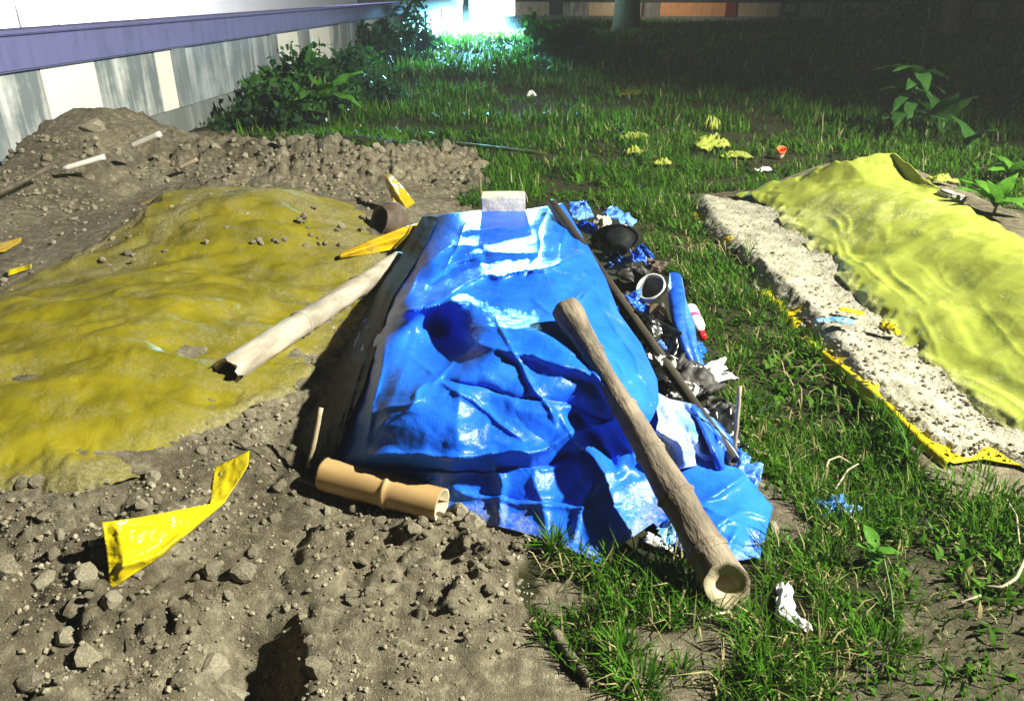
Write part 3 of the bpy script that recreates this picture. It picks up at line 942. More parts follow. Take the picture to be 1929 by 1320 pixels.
# sand spread on that sheet
def sand_sheet():
    lf = [(1288, 378), (1326, 440), (1367, 468), (1409, 503), (1423, 540), (1480, 588), (1514, 638), (1576, 700), (1660, 770), (1744, 838), (1806, 874)]
    a = np.asarray(lf, float)
    w = lambda l: march(np.asarray(l, float)[:, 0], np.asarray(l, float)[:, 1])[:, :2]
    nu, nv = 90, 420
    q = coons(w([(1296, 378), (1450, 378)]), w([(1800, 866), (1880, 866), (1990, 915)]), w(lf), w([(1450, 378), (1590, 460), (1740, 610), (1890, 750), (1990, 915)]), nu, nv)
    x, y = q[..., 0], q[..., 1]
    U = np.linspace(0, 1, nu)[None] + 0 * x
    f, i = worley(x * 26, y * 26, 3)
    f2, i2 = worley(x * 60, y * 60, 4)
    d = 0.008 * fbm(x * 9, y * 9, 4, 2) + 0.006 * np.clip(i * 2 - 1.2, 0, 1) * np.clip(1 - (f / .6) ** 2, 0, 1) + 0.004 * np.clip(i2 * 2 - 1.1, 0, 1) * np.clip(1 - (f2 / .6) ** 2, 0, 1)
    V = np.linspace(0, 1, nv)[:, None] + 0 * x
    e = np.minimum(np.minimum(U, 1 - U) / 0.12, np.minimum(V, 1 - V) / 0.02)
    z = Hs(x, y) + 0.036 + d - 0.04 * np.clip(1 - e + 0.9 * fbm(x * 12, y * 12, 3, 9), 0, 1)
    me = mesh('sand', np.stack([x, y, z], -1).reshape(-1, 3), grid_faces(nu, nv)[:, ::-1], M['sand'])
    link('sand', me, kind='stuff')
sand_sheet()

# folded yellow flap at the far end of the left sheet, and the standing flap near the camera
def relief(name, poly4, nu, nv, ctrl, mat, label, cat, cr=(), rid=0.006, parent=None, thick=0.002, rs=40):
    q = coons(*poly4, nu, nv)
    x, y = q[..., 0], q[..., 1]
    z = tps(ctrl, x, y, 0.002)
    for line, w, a in cr:
        z = z + a * np.exp(-(segdist(line, x, y) / w) ** 1.3)
    z = z + rid * ridged(x / rs, y / rs, 3, 12)
    p = P(x, y, z)
    me = mesh(name, p.reshape(-1, 3), grid_faces(nu, nv)[:, ::-1], mat)
    attr(me, 'dust', np.zeros(nu * nv))
    o = link(name, me, parent, label, cat)
    solidify(o, thick)
    return o

gz = lambda x, y: G(x, y).z
relief('yellow_flap', ([(192, 984), (260, 975), (400, 948), (425, 942)], [(207, 1112), (240, 1088), (300, 1050), (425, 944)],
                       [(192, 984), (202, 1050), (207, 1112)], [(425, 942), (425, 944)]), 60, 50,
       [(192, 984, gz(192, 984) + .16), (260, 975, gz(260, 975) + .13), (400, 948, gz(400, 948) + .04), (425, 943, gz(425, 943) + .02), (207, 1112, gz(207, 1112) + .01), (240, 1088, gz(240, 1088) + .03), (300, 1050, gz(300, 1050) + .04), (202, 1050, gz(202, 1050) + .09), (250, 1020, gz(250, 1020) + .11), (330, 1000, gz(330, 1000) + .07)],
       M['yellow'], 'glossy clean yellow plastic flap standing up from the soil, front left', 'plastic sheet',
       [([(225, 1000), (235, 1060), (225, 1085)], 9, .016), ([(230, 1065), (300, 1045), (340, 1010)], 8, .014), ([(215, 990), (290, 985)], 8, .01), ([(300, 1040), (410, 955)], 7, .012)], 0.005)
relief('yellow_strip', ([(405, 880), (470, 848)], [(395, 950), (425, 942), (450, 905)], [(405, 880), (395, 950)], [(470, 848), (468, 875), (450, 905)]), 24, 24,
       [(405, 880, gz(405, 880) + .005), (470, 848, gz(470, 848) + .05), (395, 950, gz(395, 950) + .02), (425, 942, gz(425, 942) + .03), (450, 905, gz(450, 905) + .04), (430, 900, gz(430, 900) + .02)],
       M['yellow'], 'dusty yellow plastic strip lying on soil above the standing flap', 'plastic sheet', [], 0.008)
relief('amber_fold', ([(640, 478), (700, 452), (760, 428), (797, 418)], [(640, 486), (700, 478), (740, 470), (795, 445)], [(640, 478), (640, 486)], [(797, 418), (795, 445)]), 40, 20,
       [(640, 482, gz(640, 482) + .03), (700, 465, gz(700, 465) + .06), (760, 430, gz(760, 430) + .10), (797, 418, gz(797, 418) + .10), (795, 445, gz(795, 445) + .05), (740, 470, gz(740, 470) + .02)],
       M['amber'], 'amber yellow rolled hem of plastic sheet beside the brown pot', 'plastic sheet', [([(640, 482), (797, 432)], 8, .02)], 0.01)
relief('amber_scrap', ([(722, 330), (735, 328), (742, 335)], [(745, 400), (765, 395), (782, 382)], [(722, 330), (735, 365), (745, 400)], [(742, 335), (765, 360), (782, 382)]), 20, 30,
       [(722, 330, gz(722, 345) + .18), (742, 335, gz(742, 345) + .18), (745, 400, gz(745, 400) + .05), (782, 382, gz(782, 382) + .08), (755, 370, gz(755, 370) + .14)],
       M['amber'], 'amber plastic scrap standing up behind the brown pot', 'plastic sheet', [([(732, 340), (765, 390)], 7, .03)], 0.02)
relief('amber_shred', ([(262, 382), (300, 366), (345, 358)], [(262, 390), (300, 380), (345, 366)], [(262, 382), (262, 390)], [(345, 358), (345, 366)]), 24, 8,
       [(262, 386, gz(262, 386) + .03), (300, 372, gz(300, 372) + .06), (345, 362, gz(345, 362) + .04), (300, 380, gz(300, 380) + .02)],
       M['amber'], 'thin amber plastic shred on the soil above the left mound', 'plastic sheet')
relief('amber_shred', ([(-30, 465), (10, 455), (40, 447)], [(-30, 480), (10, 474), (40, 455)], [(-30, 465), (-30, 480)], [(40, 447), (40, 455)]), 16, 8,
       [(-30, 470, gz(0, 470) + .03), (10, 455, gz(10, 455) + .05), (40, 450, gz(40, 450) + .04), (10, 474, gz(10, 474) + .02)],
       M['amber'], 'bright amber plastic shred at the outer edge of the left mound soil', 'plastic sheet')
relief('yellow_shred', ([(15, 508), (60, 497)], [(15, 520), (60, 505)], [(15, 508), (15, 520)], [(60, 497), (60, 505)]), 12, 8,
       [(15, 508, gz(15, 508) + .03), (60, 497, gz(60, 497) + .04), (15, 520, gz(15, 520) + .015), (60, 505, gz(60, 505) + .02)],
       M['yellow'], 'small dull yellow shred just below the bright amber one on the soil', 'plastic sheet')
M['shade_sheet'] = simple('shade_black', (0.003, 0.004, 0.012), (0.008, 0.010, 0.03), 6, 0.62, 0.4, 16, 0.01, spec=0.15)  # near-black added sheet, stands in for shade on the tarpaulin's left side
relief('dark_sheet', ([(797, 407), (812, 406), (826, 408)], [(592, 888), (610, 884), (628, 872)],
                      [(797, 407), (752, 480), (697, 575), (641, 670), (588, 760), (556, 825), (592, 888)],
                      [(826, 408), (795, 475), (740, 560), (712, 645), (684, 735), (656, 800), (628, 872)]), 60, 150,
       [(a, b, c + .020) for a, b, c in zc if a < 760 or b < 500], M['shade_sheet'], 'near-black sheet added as shade down the left side of the blue tarpaulin', 'plastic sheet',
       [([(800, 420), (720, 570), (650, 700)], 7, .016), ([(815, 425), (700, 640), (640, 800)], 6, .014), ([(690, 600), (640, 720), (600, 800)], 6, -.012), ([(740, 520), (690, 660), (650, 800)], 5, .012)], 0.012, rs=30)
# ------------------------------------------------------------------ bamboo and poles
def bamboo(name, p0, p1, r0, r1, nodes, mat, label, hollow=0.6, depth=0.16, lump=0.05, seed=1, ragged=0.0, flare=(), cap1=True, cut=0.0):
    p0, p1 = Vector(p0), Vector(p1)
    L = (p1 - p0).length
    t = thing(name, p0, label, 'bamboo' if 'bamboo' in label else 'pole')
    along(t, p0, p1)
    zs = sorted(set(list(np.linspace(0, L, 60)) + [n * L + d for n in nodes for d in (-0.012, -0.005, 0, 0.005, 0.012)]))
    zs = [z for z in zs if 0 <= z <= L]
    pr = []
    def rad(z):
        f = z / L
        r = r0 + (r1 - r0) * f
        for c, w, k in flare:
            r *= 1 + k * math.exp(-((f - c) / w) ** 2)
        for n in nodes:
            r *= 1 + 0.10 * math.exp(-((z - n * L) / 0.010) ** 2)
        return r
    outer = [(rad(z), z) for z in zs]
    if not cap1:
        top_ = [(rad(L) * hollow, L), (rad(L) * hollow, L - depth), (0.001, L - depth)]
    else:
        top_ = [(rad(L) * 0.8, L + 0.004), (0.001, L + 0.002)]
    me = lathe('culm', outer + top_[:(1 if not cap1 else 2)], mat, 36, lump, seed)
    co = np.empty(len(me.vertices) * 3, np.float32)
    me.vertices.foreach_get('co', co)
    co = co.reshape(-1, 3)
    if ragged:
        th = np.arctan2(co[:, 1], co[:, 0])
        rg = ragged * (vnoise(np.cos(th) * 3 + seed, np.sin(th) * 3, 77) * 2)
        co[:, 2] += np.where(co[:, 2] < 0.02, rg * 0.9, 0)
        me.vertices.foreach_set('co', co.ravel())
    # saw cut: tilt the end face towards a direction
    def saw(me_):
        if not cut:
            return
        n_ = t.rotation_quaternion.inverted() @ ((Vector((0, 0, CAMH)) - p0).normalized() * cut - (p1 - p0).normalized() * (1 - cut)).normalized()
        c_ = np.empty(len(me_.vertices) * 3, np.float32)
        me_.vertices.foreach_get('co', c_)
        c_ = c_.reshape(-1, 3)
        c_[:, 2] += np.clip(1 - c_[:, 2] / 0.16, 0, 1) * -(n_.x * c_[:, 0] + n_.y * c_[:, 1]) / n_.z
        me_.vertices.foreach_set('co', c_.ravel())
    saw(me)
    link('culm', me, t)
    # hollow near end
    inner = [(rad(0) * hollow, 0.0), (rad(0) * hollow * 0.97, depth), (0.001, depth + 0.004)]
    ce = lathe('cut_end', [(rad(0) * 1.0, 0.0005)] + inner, M['bamboo_in'] if 'pole' != name else M['pole_dark'], 36, lump, seed)
    saw(ce)
    link('cut_end', ce, t)
    for n in nodes:
        link('node_ring', lathe('node_ring', [(rad(n * L) * 0.98, n * L - 0.008), (rad(n * L) * 1.035, n * L - 0.003), (rad(n * L) * 1.035, n * L + 0.002), (rad(n * L) * 0.98, n * L + 0.008)], mat, 36, lump, seed), t)
    return t

bamboo('bamboo_pole', PV(1371, 1102, .085), PV(1066, 580, .575), .058, .044, (.10, .27, .42, .585, .80), M['bamboo_old'],
       'thick weathered bamboo pole lying slantwise across the blue tarpaulin', hollow=0.52, lump=0.07, seed=3, cut=0.5,
       flare=((0.0, .10, .08), (.70, .16, -.28), (.42, .14, -.14), (.97, .06, .24)))
bamboo('bamboo_log', PV(428, 700, G(440, 712).z + .062), PV(752, 490, G(752, 490).z + .066), .058, .055, (.33, .68), M['bamboo_pale'],
       'bleached bamboo log with split hollow end along the left mound', hollow=0.78, lump=0.05, seed=5, ragged=0.06)
bamboo('bamboo_offcut', PV(833, 951, .078), PV(612, 892, .085), .055, .058, (.43,), M['bamboo_tan'],
       'short smooth tan bamboo offcut lying at the front of the blue tarpaulin', hollow=0.8, lump=0.02, seed=8)
bamboo('pole', PV(1383, 868, .13), PV(1040, 384, .44), .020, .030, (.22, .5, .76), M['pole_dark'],
       'thin dark pole resting along the right edge of the blue tarpaulin', hollow=0.66, lump=0.03, seed=9)

def stick(name, pxa, za, pxb, zb, r, mat, label, cat='stick', bend=0.01, r2=None):
    a, b = PV(*pxa, za), PV(*pxb, zb)
    n = 9
    pts, rr = [], []
    for i in range(n):
        f = i / (n - 1)
        off = Vector((random.uniform(-1, 1), random.uniform(-1, 1), random.uniform(-.5, .5))) * bend * (0 if i in (0, n - 1) else 0.4)
        pts.append(a.lerp(b, f) + off - a)
        rr.append(r + ((r2 or r) - r) * f)
    return link(name, tube(name, pts, rr, mat, 10), None, label, cat, loc=a)

stick('stick', (1394, 728), .34, (1384, 850), .10, .008, M['stick'], 'short upright stick at the lower end of the thin dark pole', bend=.004)
stick('stick', (605, 768), .26, (582, 880), .06, .009, M['stick'], 'short upright stick stuck in the dark left side of the blue tarpaulin', bend=.003)
stick('stick', (563, 902), G(563, 902).z + .03, (690, 950), G(690, 950).z + .02, .007, M['bark'], 'thin grey stick on soil just below the tan bamboo offcut', bend=.006)
stick('white_rod', (120, 318), G(120, 318).z + .05, (198, 295), G(198, 295).z + .10, .022, M['white_stick'], 'lower white rod on the soil heap by the left wall', 'rod', bend=.0)
stick('white_rod', (247, 276), G(247, 276).z + .09, (302, 252), G(302, 252).z + .16, .024, M['white_stick'], 'upper white rod on the soil heap nearest the left wall', 'rod', bend=.0)
stick('grey_stick', (-10, 368), G(0, 365).z + .05, (98, 312), G(98, 312).z + .09, .016, M['bark'], 'long grey stick leaning on the soil heap at far left', bend=.01)
stick('grey_stick', (338, 316), G(338, 316).z + .05, (372, 300), G(372, 300).z + .07, .018, M['stick'], 'short pale stick lying on the heap right of the white rods', bend=.005)
stick('root', (1038, 1185), G(1038, 1185).z + .01, (1112, 1288), G(1112, 1288).z + .012, .016, M['bark'], 'dark half buried root between bare soil and grass in front', 'root', bend=.012, r2=.011)
stick('twig', (440, 830), G(440, 830).z + .02, (530, 878), G(530, 878).z + .025, .005, M['bark'], 'thin dark twig on soil left of the upright stick', 'twig', bend=.014)
stick('twig', (840, 268), G(840, 268).z + .08, (1030, 290), G(1030, 290).z + .08, .018, M['leaf_olive'], 'long straight stalk lying in the grass behind the pale brick', 'twig', bend=.01)
stick('twig', (1320, 1165), G(1320, 1165).z + .02, (1376, 1150), G(1376, 1150).z + .015, .004, M['straw'], 'pale straw at the foot of the thick bamboo pole', 'twig', bend=.006)

# ------------------------------------------------------------------ pale brick at the head of the mound
bk = PV(948, 397, .36)
o = link('brick', box('brick', .27, .12, .10, M['block'], .006, .004, 3, 5), None, 'pale whitish brick standing at the head of the blue tarpaulin', 'brick', loc=(bk.x, bk.y + .02, .41))
o.rotation_euler = (0.05, 0, -0.03)
o = link('brick', box('brick', .17, .12, .075, M['concrete'], .012, .014, 8, 5), None, 'broken grey lump of concrete beside the lime tarpaulin', 'brick', loc=Gs(1790, 384, .03))
o.rotation_euler = (0.1, 0.15, 0.4)

# ------------------------------------------------------------------ rubbish spilling from the right side of the blue sheet
def place(o, px, py, z, rot=(0, 0, 0)):
    o.location = PV(px, py, z)
    o.rotation_euler = rot
    return o

def debris(name, me, px, py, z, rot, label, cat):
    return place(link(name, me, None, label, cat), px, py, z, rot)

# black basin, tipped
def basin():
    t = thing('basin', (0, 0, 0), 'shiny black plastic basin tipped beside the thin dark pole', 'basin')
    pr = [(0.001, 0), (.075, .001), (.088, .008), (.118, .06), (.145, .105), (.16, .108), (.163, .114), (.155, .115), (.14, .11), (.112, .06), (.082, .012), (.001, .006)]
    link('bowl', lathe('bowl', pr, M['black_plastic'], 40), t)
    link('rim', lathe('rim', [(.155, .112), (.165, .116), (.170, .112), (.165, .106), (.157, .107)], M['black_plastic'], 40), t)
    t.scale = (.82, .82, .82)
    place(t, 1160, 474, .24, (math.radians(-52), math.radians(14), 0.2))
basin()

def pot():
    t = thing('white_pot', (0, 0, 0), 'cracked white pot with dark inside by the blue roll', 'pot')
    link('bowl', lathe('bowl', [(0.001, 0), (.045, 0), (.06, .02), (.075, .07), (.078, .1), (.07, .1), (.066, .07), (.05, .022), (.001, .012)], M['white_plastic'], 32, .05, 4), t)
    link('lining', lathe('lining', [(0.001, .016), (.046, .024), (.062, .07), (.062, .085)], M['grey_plastic'], 32, .05, 4), t)
    place(t, 1238, 560, .17, (math.radians(25), math.radians(-32), 0))
pot()

def sandal():
    t = thing('sandal', (0, 0, 0), 'beige rubber sandal standing on edge under the white pot', 'sandal')
    n = 24
    out = []
    for k in range(n):
        a = 2 * math.pi * k / n
        y = math.sin(a) * .125
        w = .043 + .010 * math.sin(a) - .012 * math.exp(-((y + .02) / .04) ** 2)
        out.append((math.cos(a) * w, y))
    vs = [(x, y, 0) for x, y in out] + [(x, y, .018) for x, y in out] + [(0, 0, 0), (0, 0, .018)]
    fs_ = [(k, (k + 1) % n, n + (k + 1) % n, n + k) for k in range(n)] + [(n + k, n + (k + 1) % n, 2 * n + 1) for k in range(n)] + [((k + 1) % n, k, 2 * n) for k in range(n)]
    link('sole', mesh('sole', vs, fs_, M['beige_rubber'], False), t)
    for s in (-1, 1):
        link('strap', tube('strap', [(0, .075, .018), (s * .02, .05, .045), (s * .036, .0, .04), (s * .042, -.03, .012)], [.005, .006, .006, .005], M['dark_rubber'], 8), t)
    place(t, 1250, 612, .13, (math.radians(40), math.radians(-40), math.radians(-12)))
sandal()

def bottle():
    t = thing('bottle', (0, 0, 0), 'white plastic bottle with red cap lying in the grass', 'bottle')
    link('body', lathe('body', [(0.001, 0), (.028, 0), (.033, .006), (.033, .05), (.031, .055), (.031, .085), (.033, .09), (.030, .115), (.016, .14), (.013, .145), (.013, .155)], M['white_plastic'], 28), t)
    link('cap', lathe('cap', [(.0135, .15), (.0165, .15), (.0165, .178), (.014, .182), (.001, .182)], M['red_plastic'], 24), t)
    link('label', lathe('label', [(.0318, .056), (.0322, .058), (.0322, .072), (.0318, .074)], M['pink_label'], 28), t)
    along(t, PV(1298, 582, .12), PV(1332, 650, .045))
    t.scale = (1.2, 1.2, 1.3)
bottle()

def roll():
    t = link('blue_roll', None, None, 'bundle of bright blue plastic rolled upright beside the white pot', 'plastic bundle')
    p = [PV(1268, 520, .26), PV(1272, 560, .24), PV(1280, 610, .17), PV(1292, 655, .10), PV(1306, 700, .04)]
    a = p[0].copy()
    me = tube('roll', [q - a for q in p], [.022, .034, .036, .034, .03], M['blue_dark'], 14)
    for m_e in (me,):
        for v in m_e.vertices:
            v.co += Vector((fbm(np.array(v.co.z * 22 + v.co.x * 30), np.array(v.co.y * 30), 2, 5), fbm(np.array(v.co.z * 24), np.array(v.co.x * 40), 2, 6), 0)) * .03
    link('roll', me, t)
    me2 = tube('fold', [q - a + Vector((.035, .0, -.01)) for q in p], [.012, .02, .026, .03, .028], M['blue2'], 10)
    for v in me2.vertices:
        v.co += Vector((fbm(np.array(v.co.z * 20 + v.co.x * 30), np.array(v.co.y * 30), 2, 8), fbm(np.array(v.co.z * 26), np.array(v.co.x * 40), 2, 9), 0)) * .035
    link('fold', me2, t)
    link('tie', tube('tie', [(-.02, -.02, -.004), (.0, -.03, .004), (.025, -.012, .002), (.03, .015, 0)], .008, M['black_plastic'], 8), t)
    t.location = a
roll()

def scrap(name, px, py, z, s, h, mat, seed, label, cat='plastic scrap', rot=(0, 0, 0), ratio=1.0, dust=0.0):
    me = crumple(name, s, s * ratio, h, mat, seed)
    attr(me, 'dust', np.full(len(me.vertices), dust))
    o = link(name, me, None, label, cat)
    solidify(o, 0.0012)
    o.location = PV(px, py, z) if z is not None else Gs(px, py, 0.005)
    o.rotation_euler = rot
    return o

scrap('blue_scrap', 1090, 402, .30, .16, .09, M['blue2'], 3, 'crumpled blue film just right of the top of the thin pole', rot=(.6, .1, .4))
scrap('blue_scrap', 1160, 416, .22, .20, .10, M['blue2'], 5, 'crumpled pale blue film behind the black basin', rot=(.5, 0, 1.2))
scrap('blue_scrap', 1196, 488, .20, .09, .08, M['blue_dark'], 6, 'small knot of blue film in front of the black basin', rot=(.6, .2, .3))
scrap('blue_scrap', 1218, 480, .16, .13, .05, M['blue_dark'], 7, 'narrow dark blue strip hanging right of the black basin', rot=(.5, .4, -.9), ratio=.35)
scrap('blue_scrap', 1190, 528, .14, .11, .05, M['blue2'], 8, 'blue shred tucked under the middle of the thin pole', rot=(.6, 0, -.6), ratio=.4)
scrap('blue_scrap', 1190, 572, .16, .12, .06, M['blue2'], 9, 'blue fold between the blue tarpaulin and the thin pole', rot=(.7, -.3, .4), ratio=.7)
scrap('paper_scrap', 1132, 425, .25, .11, .09, M['block'], 11, 'beige crumpled paper between two blue film scraps', rot=(.7, 0, .2))
scrap('paper_scrap', 1228, 505, .14, .13, .06, M['clay'], 12, 'brown torn card in front of the black basin', rot=(.6, .1, -.5), ratio=.6)
scrap('dark_bag', 1205, 530, .17, .20, .10, M['dark_rubber'], 14, 'dark crumpled bag behind the white pot', 'bag', rot=(.4, .3, -.5), ratio=.6)
scrap('dark_bag', 1205, 620, .20, .30, .10, M['black_plastic'], 15, 'black shiny bag under the thin pole by the sandal', 'bag', rot=(.5, .3, -.9), ratio=.5)
scrap('dark_bag', 1275, 735, .08, .20, .06, M['black_plastic'], 16, 'black bag in the hollow beside the white paper', 'bag', rot=(.3, .2, -.6), ratio=.7)
scrap('dark_bag', 1358, 785, .06, .16, .08, M['dark_rubber'], 17, 'dark bag behind the low end of the thin pole', 'bag', rot=(.3, .2, -.3), ratio=.8)
scrap('white_bag', 1325, 712, .075, .22, .08, M['rag'], 18, 'torn whitish bag lying on grass right of the thin pole', 'bag', rot=(.3, -.1, .25), ratio=.45)
scrap('white_paper', 1250, 690, .17, .17, .10, M['white_plastic'], 19, 'white crumpled paper between blue tarpaulin and thin pole', 'paper', rot=(.7, -.2, -1.0), ratio=.45)
scrap('white_paper', 1285, 740, .11, .12, .05, M['white_plastic'], 20, 'white torn paper against the underside of the thin pole', 'paper', rot=(.5, -.2, -.5), ratio=.6)

# folded blue sheet at the lower right, its glare painted whitish
relief('pale_sheet', ([(1228, 735), (1262, 752), (1300, 760), (1330, 770)], [(1225, 860), (1270, 885), (1320, 875), (1392, 862)],
                      [(1228, 735), (1240, 790), (1225, 860)], [(1330, 770), (1365, 815), (1392, 862)]), 60, 60,
       [(1228, 735, .27), (1262, 752, .24), (1300, 760, .19), (1330, 770, .15), (1225, 860, .19), (1270, 885, .15), (1320, 875, .13), (1392, 862, .09), (1290, 820, .22), (1250, 800, .25), (1340, 830, .17)],
       M['blue_glare'], 'folded blue sheet with glare painted whitish between the two poles', 'plastic sheet',
       [([(1240, 750), (1275, 810), (1290, 870)], 11, .022), ([(1258, 755), (1292, 812), (1318, 870)], 7, -.02), ([(1300, 765), (1345, 815), (1375, 860)], 9, .024), ([(1285, 762), (1328, 815), (1350, 866)], 7, -.016), ([(1225, 800), (1300, 850), (1360, 860)], 7, .012)], 0.006, rs=40)
relief('blue_skirt', ([(1300, 762), (1318, 765), (1335, 775)], [(1350, 885), (1380, 880), (1405, 868)], [(1300, 762), (1330, 830), (1350, 885)], [(1335, 775), (1375, 820), (1405, 868)]), 40, 50,
       [(1300, 762, .20), (1335, 775, .13), (1350, 885, .12), (1405, 868, .04), (1340, 820, .18), (1370, 850, .13)],
       M['blue_dark'], 'deep blue pleated fold of sheet under the low end of the thin pole', 'plastic sheet',
       [([(1306, 768), (1360, 880)], 5, .02), ([(1318, 770), (1385, 875)], 5, .02)], 0.008, rs=24)

# bits beneath the thick pole
scrap('blue_scrap', 1270, 1005, .035, .13, .05, M['lightblue'], 31, 'pale blue film under the thick bamboo pole', rot=(.2, 0, .5), ratio=.7, dust=.2)
scrap('white_paper', 1245, 1028, .02, .09, .03, M['white_plastic'], 32, 'white torn paper in the shadow of the thick bamboo pole', 'paper', rot=(.1, 0, -.5), ratio=.5)
scrap('blue_scrap', 1568, 966, None, .11, .06, M['blue2'], 33, 'crumpled blue film lying alone in the dark grass on the right', rot=(.1, 0, .1), ratio=.7)
scrap('blue_scrap', 1605, 968, None, .06, .03, M['lightblue'], 34, 'small pale blue shred beside the crumpled film in dark grass', ratio=.6)
scrap('blue_scrap', 1580, 632, None, .12, .03, M['lightblue'], 35, 'light blue shred of film on the pale sand', rot=(0, 0, -.4), ratio=.4).location.z += .06
scrap('blue_scrap', 1545, 628, None, .06, .02, M['lightblue'], 36, 'smaller light blue flake on the sand, left of the larger shred', ratio=.5).location.z += .055
scrap('yellow_scrap', 1598, 612, None, .11, .015, M['yellow_edge'], 37, 'yellow shred in the sand just behind the light blue film', ratio=.45, rot=(0, 0, -.6)).location.z += .06
scrap('yellow_scrap', 1668, 648, None, .09, .05, M['yellow_edge'], 38, 'yellow folded scrap at the edge of sand and lime tarpaulin', ratio=.5, rot=(0, .3, -.9)).location.z += .06
scrap('yellow_scrap', 1340, 285, None, .42, .20, M['yellow_r'], 39, 'large crumpled yellow film lying in the field grass', rot=(0, 0, .2), ratio=.8)
scrap('yellow_scrap', 1337, 250, None, .20, .26, M['yellow_r'], 40, 'bunched yellow film sticking up behind the large crumpled one', rot=(0, 0, .9), ratio=.6)
scrap('yellow_scrap', 1385, 300, None, .30, .09, M['yellow_r'], 41, 'flat yellow film trailing right from the large crumpled one', rot=(0, 0, -.4), ratio=.4)
scrap('yellow_scrap', 1196, 266, None, .32, .12, M['yellow_r'], 42, 'curved yellow strip of film standing in the grass', rot=(0, 0, .35), ratio=.25)
scrap('yellow_scrap', 1192, 296, None, .16, .14, M['yellow_r'], 43, 'small yellow tuft of film below the curved yellow strip', ratio=.6)
scrap('yellow_scrap', 1247, 316, None, .16, .12, M['yellow_r'], 44, 'small pale yellow film nearest the large crumpled one, front side', ratio=.7)
scrap('yellow_scrap', 1195, 182, None, .55, .12, M['yellow_l'], 45, 'dull yellow film far out in the dark grass', rot=(0, 0, .2), ratio=.5)
scrap('yellow_scrap', 1772, 348, None, .16, .08, M['yellow_r'], 46, 'yellow scrap behind the broken lump of concrete', ratio=.6)
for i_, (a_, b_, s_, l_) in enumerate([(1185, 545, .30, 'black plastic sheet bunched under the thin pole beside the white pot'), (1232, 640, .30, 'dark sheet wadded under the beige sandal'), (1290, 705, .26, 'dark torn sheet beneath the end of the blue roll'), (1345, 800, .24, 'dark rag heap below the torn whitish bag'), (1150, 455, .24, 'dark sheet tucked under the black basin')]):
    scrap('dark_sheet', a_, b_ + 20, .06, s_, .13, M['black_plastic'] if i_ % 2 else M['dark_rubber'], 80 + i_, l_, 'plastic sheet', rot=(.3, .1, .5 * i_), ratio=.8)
for i_, (a_, b_, z_, s_, l_) in enumerate([(1110, 432, .30, .16, 'blue film pleat running beside the upper thin pole'), (1166, 500, .24, .15, 'blue film pleat in front of the black basin by the pole'), (1192, 588, .23, .17, 'bright blue fold under the middle of the thin pole'), (1222, 655, .19, .16, 'blue fold between the sandal and the white paper'), (1300, 665, .07, .14, 'loose blue hem on the grass below the red cap'), (1255, 715, .14, .13, 'blue shred showing above the white torn paper'), (1330, 800, .09, .15, 'blue pleat near the foot of the thin pole'), (1405, 905, .05, .16, 'blue hem bunched right of the thin pole end')]):
    scrap('blue_fold', a_, b_, max(.03, z_ - .10), s_, .07, M['blue2'] if i_ % 2 else M['blue'], 60 + i_, l_, 'plastic sheet', rot=(.6, .25 * (-1) ** i_, -.8 + .3 * i_), ratio=.55)
scrap('white_scrap', 1437, 325, None, .14, .06, M['white_plastic'], 47, 'white scrap in the grass in front of the orange cup', ratio=.5)
scrap('white_scrap', 1168, 240, None, .13, .08, M['lightblue'], 48, 'pale greenish white scrap shining in the grass', ratio=.7)
scrap('white_scrap', 1001, 184, None, .14, .12, M['white_plastic'], 49, 'tiny white scrap in the grass beneath the floodlight', ratio=.7)
scrap('white_scrap', 608, 233, None, .09, .12, M['white_plastic'], 50, 'tiny white scrap under the broad leaf beside the left bushes', ratio=.7)

def cup():
    t = thing('orange_cup', Gs(1466, 300, .01), 'orange and white disposable cup tipped in the dark grass', 'cup')
    link('shell', lathe('shell', [(0.001, 0), (.035, 0), (.04, .03), (.046, .09), (.05, .13), (.046, .13), (.04, .06), (.03, .01), (.001, .006)], M['orange_plastic'], 26), t)
    link('band', lathe('band', [(.0408, .035), (.0430, .04), (.0460, .075), (.0450, .08)], M['white_plastic'], 26), t)
    t.rotation_euler = (.5, -.25, .4)
cup()

# brown pot shard at the end of the left sheet
def brown_pot():
    t = thing('brown_pot', (0, 0, 0), 'round brown earthenware pot lying at the tip of left mound', 'pot')
    link('belly', lathe('belly', [(0.001, 0), (.07, .004), (.125, .05), (.145, .11), (.13, .16), (.095, .19), (.10, .21), (.09, .21), (.085, .19), (.12, .155), (.13, .11), (.11, .055), (.001, .012)], M['clay'], 36, .05, 4), t)
    link('lip', lathe('lip', [(.088, .206), (.096, .216), (.106, .214), (.104, .205)], M['clay'], 36, .05, 4), t)
    place(t, 762, 425, G(762, 425).z + .05, (math.radians(70), 0, math.radians(-50)))
brown_pot()

